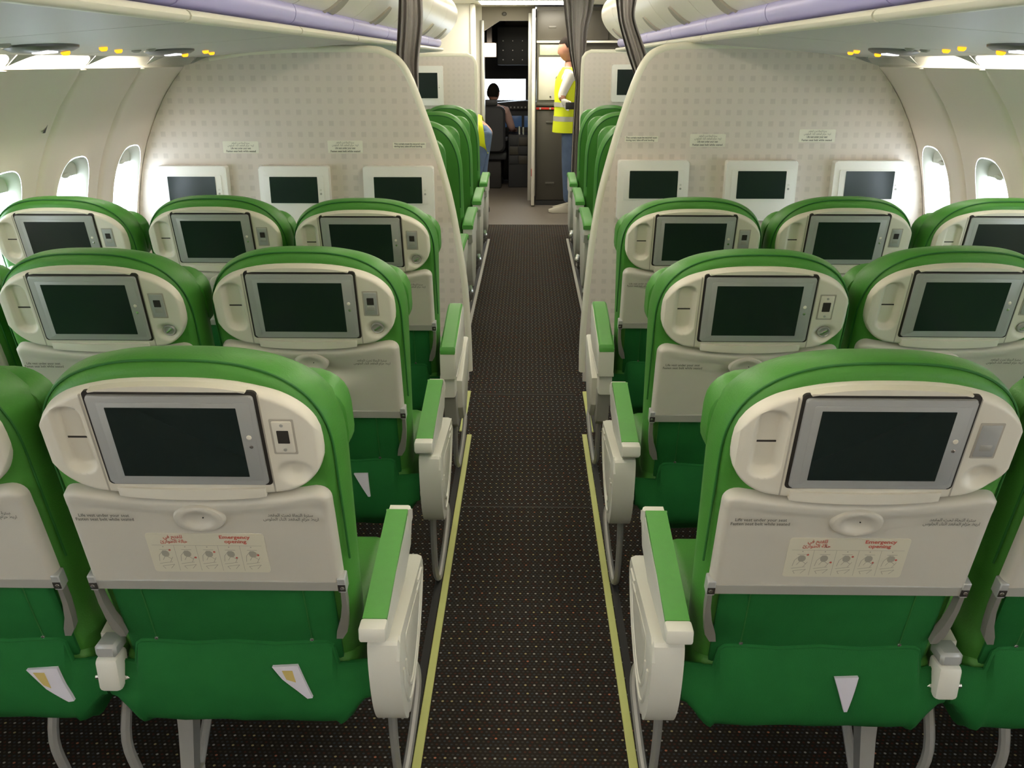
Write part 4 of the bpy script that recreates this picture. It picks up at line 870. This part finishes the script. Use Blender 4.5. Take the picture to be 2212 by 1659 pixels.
# entry ceiling lamp and sign box
el = empty('entry_light', (0, 9.95, 2.115)); tag(el, 'bright ceiling light over the entry in front of the cockpit', 'light')
bx('lens', 'entry_lamp', -0.50, 0.50, -0.28, 0.28, -0.012, 0.0, el, 0.004); bx('frame', 'white', -0.53, 0.53, -0.31, 0.31, -0.006, 0.006, el)
sb = empty('ceiling_sign', (-0.02, 8.9, 2.16)); tag(sb, 'small dark sign box hanging from the ceiling above the forward aisle', 'sign')
bx('case', 'greyplastic', -0.17, 0.17, -0.03, 0.03, -0.055, 0.01, sb, 0.005); bx('face', 'header', -0.12, 0.12, -0.033, -0.028, -0.05, 0.0, sb)
# cockpit shell
for nm, a in (('wall_cockpit_port', (-1.30, -1.22, 10.98, 13.2, 0, 2.1)), ('wall_cockpit_starboard', (0.95, 1.03, 11.28, 13.2, 0, 2.1)), ('ceiling_cockpit', (-1.3, 1.03, 10.98, 13.2, 2.02, 2.1)),
              ('wall_cockpit_below', (-1.3, 1.03, 12.80, 12.86, 0, 1.055)), ('wall_cockpit_above', (-1.3, 1.03, 12.80, 12.86, 1.325, 2.1)), ('wall_cockpit_post_port', (-1.3, -0.72, 12.80, 12.86, 1.0, 1.35)),
              ('wall_cockpit_post', (-0.045, 0.02, 12.79, 12.87, 1.0, 1.35)), ('wall_cockpit_post_starboard', (0.68, 1.03, 12.80, 12.86, 1.0, 1.35)), ('wall_cockpit_rear', (0.065, 1.03, 11.28, 11.34, 0, 2.1)), ('wall_cockpit_rear_port', (-1.3, -0.545, 10.98, 11.02, 0, 2.1))):
    tag(bx(nm, 'cockpit', *a), kind='structure')
w = bx('window_101', 'pane', -0.72, -0.045, 12.825, 12.829, 1.055, 1.325); tag(w, kind='structure'); w = bx('window_102', 'pane', 0.02, 0.68, 12.825, 12.829, 1.055, 1.325); tag(w, kind='structure')
ip = empty('instrument_panel', (0, 12.5, 0)); tag(ip, 'dark cockpit instrument panel below the windscreen', 'instrument panel')
link('glareshield', prism_me('glareshield', [(-1.0, 1.02), (-0.75, 1.035), (-0.45, 1.03), (-0.05, 1.06), (0.5, 1.03), (0.9, 1.02), (0.9, 0.95), (-1.0, 0.95)], 0.0, 0.29, lambda u, v, w: (u, w, v)), 'cockpit', ip)
bx('panel_board', 'cockpitgrey', -1.0, 0.9, 0.06, 0.12, 0.45, 0.955, ip)
for x in (-0.62, -0.44, -0.24, -0.06, 0.12): bx('display', 'cockpitblue', x, x + 0.145, 0.050, 0.064, 0.72, 0.865, ip, 0.003)
for k in range(9): bx('switch', 'greyplastic', -0.44 + k * 0.048, -0.42 + k * 0.048, -0.008, 0.004, 0.965, 0.985, ip)
pd = empty('center_pedestal', (-0.13, 12.0, 0)); tag(pd, 'grey pedestal of switch boxes between the pilot seats', 'pedestal')
bx('pedestal_body', 'cockpitgrey', -0.13, 0.13, 0.0, 0.55, 0.0, 0.66, pd, 0.01)
for i in range(3):
    for j in range(2): bx('control_box', 'galley' if (i + j) % 2 else 'cockpitgrey', -0.115 + j * 0.12, -0.005 + j * 0.12, -0.012, 0.0, 0.30 + i * 0.115, 0.40 + i * 0.115, pd, 0.003)
bx('lever', 'chrome', 0.0, 0.02, 0.1, 0.13, 0.655, 0.76, pd); bx('lever', 'chrome', 0.05, 0.07, 0.1, 0.13, 0.655, 0.75, pd)
op = empty('cockpit_switch_board', (0, 12.0, 0)); tag(op, 'dark overhead switch panel above the pilots', 'overhead panel')
bx('panel_board', 'cockpitgrey', -0.40, 0.30, 0.0, 0.55, 1.50, 1.95, op, 0.02); bx('panel_mount', 'cockpit', -0.30, 0.2, 0.1, 0.5, 1.94, 2.03, op)
for i in range(5):
    for j in range(3): bx('switch', 'grey', -0.33 + i * 0.12, -0.318 + i * 0.12, -0.006, 0.002, 1.56 + j * 0.11, 1.572 + j * 0.11, op)
cl = empty('cockpit_light', (-0.475, 11.55, 1.675)); tag(cl, 'glowing square dome light inside the dark cockpit', 'light')
bx('lens', 'dome', -0.078, 0.078, -0.07, 0.0, -0.075, 0.075, cl, 0.012); bx('housing', 'cockpit', -0.085, 0.085, -0.004, 0.03, -0.082, 0.082, cl); bx('stem', 'cockpit', -0.03, 0.03, 0.0, 0.03, 0.08, 0.35, cl)
cs = empty('pilot_seat', (-0.50, 11.80, 0)); tag(cs, 'dark sheepskin pilot seat under the pink shirted person', 'seat')
link('backrest', loft_me('backrest', [[(x, y, z) for x, z in rrect(0, 0.74, hw, hh, 0.07, 5)] for y, hw, hh in ((-0.03, 0.18, 0.26), (0.0, 0.205, 0.28), (0.06, 0.205, 0.28), (0.08, 0.18, 0.26))]), 'cockpitgrey', cs)
bx('seat_cushion', 'cockpitgrey', -0.22, 0.22, 0.05, 0.50, 0.36, 0.46, cs, 0.03); bx('pedestal', 'cockpit', -0.15, 0.15, 0.1, 0.40, 0.0, 0.37, cs, 0.02)
link('headrest', box_me('headrest', -0.11, 0.11, 0.0, 0.06, 1.02, 1.10, 0.025, 2), 'cockpitgrey', cs)
bx('armrest', 'cockpitgrey', 0.205, 0.235, -0.02, 0.22, 0.60, 0.64, cs, 0.01)
# partition edges of the cockpit doorway seen past the forward seats: nothing else stands there

# ------------------------------------------------------------------ people
def body(name, J, bones, loc, label):
    """J: joint -> (x, y, z, radius); bones: (a, b, material). One continuous skinned figure."""
    names = list(J); idx = {n: i for i, n in enumerate(names)}
    me = bpy.data.meshes.new(name); me.from_pydata([J[n][:3] for n in names], [(idx[a], idx[b]) for a, b, _ in bones], [])
    o = bpy.data.objects.new(name, me); COL.objects.link(o)
    md = o.modifiers.new('Skin', 'SKIN'); md.use_smooth_shade = True
    sv = me.skin_vertices[0].data
    for n in names:
        r = J[n][3]; sv[idx[n]].radius = (r, r) if not isinstance(r, tuple) else r
    sv[idx['pelvis']].use_root = True
    sb_ = o.modifiers.new('Sub', 'SUBSURF'); sb_.levels = 2; sb_.render_levels = 2
    dg = bpy.context.evaluated_depsgraph_get(); dg.update(); ev = bpy.data.meshes.new_from_object(o.evaluated_get(dg))
    bpy.data.objects.remove(o)
    mats = []
    for _, _, m in bones:
        if m not in mats: mats.append(m)
    ev.materials.clear()
    for m in mats: ev.materials.append(M[m])
    for p in ev.polygons:
        c = p.center; best = None
        for a, b, m in bones:
            A, Bv = Vector(J[a][:3]), Vector(J[b][:3]); d = Bv - A; t = max(0, min(1, (c - A).dot(d) / d.length_squared)); q = (c - (A + d * t)).length
            ra = J[a][3] if not isinstance(J[a][3], tuple) else J[a][3][0]; rb = J[b][3] if not isinstance(J[b][3], tuple) else J[b][3][0]
            q -= (ra + (rb - ra) * t) * 0.8
            if best is None or q < best[0]: best = (q, m)
        p.material_index = mats.index(best[1]); p.use_smooth = True
    ev.name = name
    e = empty('person', loc); tag(e, label, 'person')
    link('body', ev, None, e); return e
def ring(cx, cy, cz, ax, ay, n=28, tilt=None):
    return [Vector((cx + ax * math.cos(2 * math.pi * k / n), cy + ay * math.sin(2 * math.pi * k / n), cz)) for k in range(n)]
def head_me(name, c, fwd, r=0.1, tilt=0.0):
    """head with jaw, nose, brow; returns (head, hair) meshes. fwd is the facing direction in the ground plane"""
    f = Vector((fwd[0], fwd[1], 0)).normalized(); sd = Vector((0, 0, 1)).cross(f); up = Vector((0, 0, 1)); Q = Matrix.Rotation(tilt, 3, sd)
    V, Fc, nu, nv = [], [], 24, 16
    def surf(i, j, k=1.0):
        a = 2 * math.pi * i / nu; b = math.pi * j / nv; x = math.cos(a) * math.sin(b); y = math.sin(a) * math.sin(b); z = math.cos(b)
        X = x * 0.098; Y = y * 0.076; Z = z * 0.118
        if z < 0: Y *= 1 - 0.28 * (-z) ** 1.3; X = X * (1 - 0.12 * -z) + 0.012 * -z
        nose = math.exp(-((y / 0.16) ** 2) - ((z + 0.12) / 0.16) ** 2) if x > 0 else 0; X += 0.020 * nose
        brow = math.exp(-((y / 0.5) ** 2) - ((z - 0.16) / 0.08) ** 2) if x > 0 else 0; X += 0.005 * brow
        for ey in (-0.38, 0.38): X -= 0.009 * math.exp(-(((y - ey) / 0.16) ** 2) - ((z - 0.02) / 0.10) ** 2) if x > 0 else 0
        X += 0.004 * math.exp(-((y / 0.25) ** 2) - ((z + 0.48) / 0.07) ** 2) if x > 0 else 0
        return (X * k, Y * k, Z * k)
    def W(p): return Vector(c) + Q @ (f * p[0] + sd * p[1] + up * p[2])
    for j in range(nv + 1):
        for i in range(nu): V.append(W(surf(i, j)))
    for j in range(nv):
        for i in range(nu): Fc.append((j * nu + i, j * nu + (i + 1) % nu, (j + 1) * nu + (i + 1) % nu, (j + 1) * nu + i))
    ears = [loft_me('ear', [[W((-0.006 + 0.010 * math.cos(t) * q, sg * (0.071 + w), -0.005 + 0.028 * math.sin(t) * q)) for t in [2 * math.pi * k / 12 for k in range(12)]] for q, w in ((0.8, -0.004), (1.1, 0.008), (0.7, 0.014))]) for sg in (-1, 1)]
    HV, HF = [], []; rows = []
    for j in range(0, 11):
        r_ = []
        for i in range(nu):
            a = 2 * math.pi * i / nu; lim = 5.2 if math.cos(a) > 0.45 else (7.2 if math.cos(a) > -0.2 else 10.4)
            p = surf(i, min(j, lim), 1.07); r_.append(W((p[0] - 0.002, p[1], p[2])))
        rows.append(r_)
    hair = loft_me('hair', rows, False, False)
    return me_from(name, V, Fc), hair, ears
def add_head(e, c, fwd, tilt=0.0):
    h, hr, ears = head_me('head', c, fwd, tilt=tilt)
    ho = link('head', h, 'skin', e); link('hair', hr, 'hair', ho)
    for q in ears: link('ear', q, 'skin', ho)
def fingers(e, base, d, side, curl, mat_='skin', L=0.075):
    """five unequal bent fingers from a palm: d = pointing direction, side = across the palm, curl = bend direction"""
    d, side, curl = Vector(d).normalized(), Vector(side).normalized(), Vector(curl).normalized(); base = Vector(base)
    link('palm', loft_me('palm', [[base + d * t + side * (w * math.cos(a)) + curl * (0.015 * math.sin(a)) for a in [2 * math.pi * k / 12 for k in range(12)]] for t, w in ((-0.055, 0.024), (-0.03, 0.036), (0.0, 0.042), (0.022, 0.038))]), mat_, e)
    for k, (o_, l) in enumerate(((-0.030, 0.8), (-0.010, 0.98), (0.010, 1.05), (0.030, 0.92))):
        p0 = base + side * o_ + d * 0.015; p1 = p0 + d * L * 0.45 * l; p2 = p1 + (d * 0.55 + curl * 0.8) * L * 0.35 * l; p3 = p2 + (curl - d * 0.25) * L * 0.28 * l
        link('finger', tube_me('finger', [p0, p1, p2, p3], [0.0095, 0.009, 0.0085, 0.006], 8), mat_, e)
    p0 = base - side * 0.036 - d * 0.02; p1 = p0 - side * 0.018 + d * 0.028 + curl * 0.010; p2 = p1 + d * 0.026 + curl * 0.016
    link('thumb', tube_me('thumb', [p0, p1, p2], [0.012, 0.0105, 0.008], 8), mat_, e)
def shoe_me(x, y, ang, z=0.0):
    c, s_ = math.cos(ang), math.sin(ang); R_ = []
    for t, w, h0, h1 in ((-0.08, 0.026, 0.012, 0.05), (-0.065, 0.038, 0.0, 0.085), (0.0, 0.042, 0.0, 0.085), (0.08, 0.047, 0.0, 0.062), (0.14, 0.046, 0.0, 0.045), (0.18, 0.03, 0.008, 0.035)):
        R_.append([(x + c * t - s_ * u * w, y + s_ * t + c * u * w, z + h0 + (h1 - h0) * v) for u, v in ((-1, 0), (1, 0), (1, 0.55), (0.7, 0.95), (0, 1.0), (-0.7, 0.95), (-1, 0.55))])
    return loft_me('shoe', R_)
# pilot, seen from behind, leaning towards the pedestal
J = {'pelvis': (-0.49, 12.02, 0.56, 0.135), 'waist': (-0.475, 11.99, 0.72, 0.125), 'chest': (-0.455, 11.99, 0.90, 0.145), 'upper': (-0.445, 12.00, 0.965, 0.12), 'neck': (-0.445, 12.02, 1.035, 0.052), 'nape': (-0.447, 12.04, 1.10, 0.05),
     'shR': (-0.295, 12.00, 0.95, 0.068), 'elR': (-0.215, 12.08, 0.74, 0.047), 'wrR': (-0.205, 12.28, 0.715, 0.03), 'shL': (-0.595, 12.00, 0.965, 0.068), 'elL': (-0.665, 12.10, 0.77, 0.047), 'wrL': (-0.60, 12.30, 0.74, 0.03),
     'hipR': (-0.40, 12.08, 0.54, 0.095), 'knR': (-0.37, 12.42, 0.55, 0.065), 'anR': (-0.38, 12.44, 0.085, 0.042), 'hipL': (-0.59, 12.08, 0.54, 0.095), 'knL': (-0.62, 12.42, 0.55, 0.065), 'anL': (-0.61, 12.44, 0.085, 0.042)}
BN = [('pelvis', 'waist', 'shirt'), ('waist', 'chest', 'shirt'), ('chest', 'upper', 'shirt'), ('upper', 'neck', 'skin'), ('neck', 'nape', 'skin'), ('upper', 'shR', 'shirt'), ('shR', 'elR', 'shirt'), ('elR', 'wrR', 'skin'), ('upper', 'shL', 'shirt'), ('shL', 'elL', 'shirt'), ('elL', 'wrL', 'skin'),
      ('pelvis', 'hipR', 'trousers'), ('hipR', 'knR', 'trousers'), ('knR', 'anR', 'trousers'), ('pelvis', 'hipL', 'trousers'), ('hipL', 'knL', 'trousers'), ('knL', 'anL', 'trousers')]
p1 = body('pilot', J, BN, (0, 0, 0), 'dark haired person in a pink shirt seated in the cockpit')
add_head(p1, (-0.450, 12.06, 1.165), (0.35, 1), 0.12)
fingers(p1, (-0.20, 12.34, 0.708), (0.1, 1, 0), (1, 0, 0), (0, 0, -1)); fingers(p1, (-0.59, 12.36, 0.735), (0.1, 1, 0), (-1, 0, 0), (0, 0, -1))
for x in (-0.38, -0.61): link('shoe', shoe_me(x, 12.45, math.pi / 2, -0.002), 'darkshoe', p1)
# standing worker by the galley, turned towards the aisle
J = {'pelvis': (0.430, 10.02, 0.93, 0.135), 'waist': (0.430, 10.02, 1.07, 0.125), 'chest': (0.425, 10.01, 1.27, 0.150), 'upper': (0.425, 10.01, 1.40, 0.115), 'neck': (0.420, 10.01, 1.49, 0.052), 'nape': (0.412, 10.01, 1.56, 0.05),
     'shL': (0.420, 9.84, 1.405, 0.062), 'elL': (0.330, 9.80, 1.20, 0.045), 'wrL': (0.365, 9.76, 1.155, 0.031), 'shR': (0.425, 10.18, 1.405, 0.062), 'elR': (0.42, 10.24, 1.13, 0.045), 'wrR': (0.36, 10.05, 1.10, 0.031),
     'hipL': (0.430, 9.93, 0.89, 0.093), 'knL': (0.415, 9.93, 0.50, 0.065), 'anL': (0.425, 9.93, 0.10, 0.048), 'hipR': (0.435, 10.11, 0.89, 0.093), 'knR': (0.45, 10.12, 0.50, 0.065), 'anR': (0.47, 10.13, 0.10, 0.048)}
BN = [('pelvis', 'waist', 'tee'), ('waist', 'chest', 'tee'), ('chest', 'upper', 'tee'), ('upper', 'neck', 'skin'), ('neck', 'nape', 'skin'), ('upper', 'shL', 'tee'), ('shL', 'elL', 'tee'), ('elL', 'wrL', 'skin'), ('upper', 'shR', 'tee'), ('shR', 'elR', 'tee'), ('elR', 'wrR', 'skin'),
      ('pelvis', 'hipL', 'jeans'), ('hipL', 'knL', 'jeans'), ('knL', 'anL', 'jeans'), ('pelvis', 'hipR', 'jeans'), ('hipR', 'knR', 'jeans'), ('knR', 'anR', 'jeans')]
p2 = body('worker', J, BN, (0, 0, 0), 'standing person in yellow hi-vis vest and jeans by the galley curtain')
add_head(p2, (0.398, 10.01, 1.665), (-1, -0.25), 0.15)
fingers(p2, (0.385, 9.745, 1.14), (0.7, -0.2, -0.3), (0, 0, 1), (-0.3, -1, 0), 'tee', 0.065); fingers(p2, (0.345, 10.0, 1.09), (-0.6, -0.7, 0), (0, 0, 1), (-1, 0, 0), 'tee', 0.065)
VR = [(0.84, 0.175, 0.205), (0.90, 0.172, 0.205), (1.02, 0.160, 0.200), (1.12, 0.155, 0.198), (1.25, 0.160, 0.200), (1.36, 0.150, 0.190), (1.44, 0.110, 0.165), (1.49, 0.075, 0.10)]
vs = link('vest', loft_me('vest', [ring(0.425, 10.01, z, a, b) for z, a, b in VR], False, False), 'vest', p2)
for z0, z1 in ((0.955, 1.005), (1.10, 1.145)):
    link('reflective_band', loft_me('reflective_band', [ring(0.425, 10.01, z, 0.1665 if z < 1.05 else 0.1605, 0.2045) for z in (z0, z1)], False, False), 'reflect', vs)
link('shoe', shoe_me(0.40, 9.93, math.pi), 'shoe', p2); link('shoe', shoe_me(0.45, 10.13, math.pi), 'shoe', p2)
ph = link('handheld_device', box_me('handheld_device', 0.375, 0.475, 9.678, 9.700, 1.085, 1.155, 0.006), 'black'); tag(ph, 'small black device held by the standing person', 'device')
# bending worker, mostly hidden by the port forward partition
J = {'pelvis': (-0.475, 9.80, 0.88, 0.130), 'waist': (-0.60, 9.80, 0.93, 0.122), 'chest': (-0.78, 9.80, 0.93, 0.145), 'upper': (-0.90, 9.80, 0.90, 0.115), 'neck': (-0.99, 9.80, 0.86, 0.052), 'nape': (-1.05, 9.80, 0.84, 0.05),
     'shL': (-0.88, 9.63, 0.89, 0.062), 'elL': (-0.90, 9.60, 0.62, 0.045), 'wrL': (-0.96, 9.64, 0.40, 0.031), 'shR': (-0.88, 9.97, 0.89, 0.062), 'elR': (-0.90, 10.0, 0.62, 0.045), 'wrR': (-0.96, 9.96, 0.40, 0.031),
     'hipL': (-0.47, 9.71, 0.84, 0.098), 'knL': (-0.545, 9.71, 0.47, 0.066), 'anL': (-0.56, 9.71, 0.10, 0.05), 'hipR': (-0.47, 9.89, 0.84, 0.098), 'knR': (-0.50, 9.90, 0.47, 0.066), 'anR': (-0.50, 9.92, 0.10, 0.05)}
BN = [('pelvis', 'waist', 'skin'), ('waist', 'chest', 'tee'), ('chest', 'upper', 'tee'), ('upper', 'neck', 'skin'), ('neck', 'nape', 'skin'), ('upper', 'shL', 'tee'), ('shL', 'elL', 'tee'), ('elL', 'wrL', 'skin'), ('upper', 'shR', 'tee'), ('shR', 'elR', 'tee'), ('elR', 'wrR', 'skin'),
      ('pelvis', 'hipL', 'jeans'), ('hipL', 'knL', 'jeans'), ('knL', 'anL', 'jeans'), ('pelvis', 'hipR', 'jeans'), ('hipR', 'knR', 'jeans'), ('knR', 'anR', 'jeans')]
p3 = body('worker', J, BN, (0, 0, 0), 'bending person in yellow hi-vis vest and blue jeans beside the forward partition')
add_head(p3, (-1.12, 9.80, 0.80), (-1, 0), 0.9)
fingers(p3, (-0.985, 9.65, 0.345), (-0.3, 0, -1), (0, 1, 0), (-1, 0, 0)); fingers(p3, (-0.985, 9.95, 0.345), (-0.3, 0, -1), (0, -1, 0), (-1, 0, 0))
def vring(x, z, a, b, dx): return [Vector((x + dx * (-math.sin(2 * math.pi * k / 28)) * 0.5, 9.80 + b * math.cos(2 * math.pi * k / 28), z + a * math.sin(2 * math.pi * k / 28) - (0.06 if math.sin(2 * math.pi * k / 28) < -0.2 and dx else 0))) for k in range(28)]
v3 = link('vest', loft_me('vest', [vring(x, z, a, b, dx) for x, z, a, b, dx in ((-0.455, 0.855, 0.160, 0.205, 0.06), (-0.52, 0.880, 0.160, 0.205, 0.05), (-0.60, 0.91, 0.16, 0.20, 0.02), (-0.70, 0.93, 0.16, 0.20, 0), (-0.82, 0.925, 0.155, 0.195, 0), (-0.92, 0.90, 0.10, 0.15, 0))], False, False), 'vest', p3)
link('reflective_band', loft_me('reflective_band', [vring(x, 0.898, 0.166, 0.210, 0.03) for x in (-0.555, -0.60)], False, False), 'reflect', v3)
link('shoe', shoe_me(-0.56, 9.71, math.pi), 'darkshoe', p3); link('shoe', shoe_me(-0.50, 9.92, math.pi), 'darkshoe', p3)
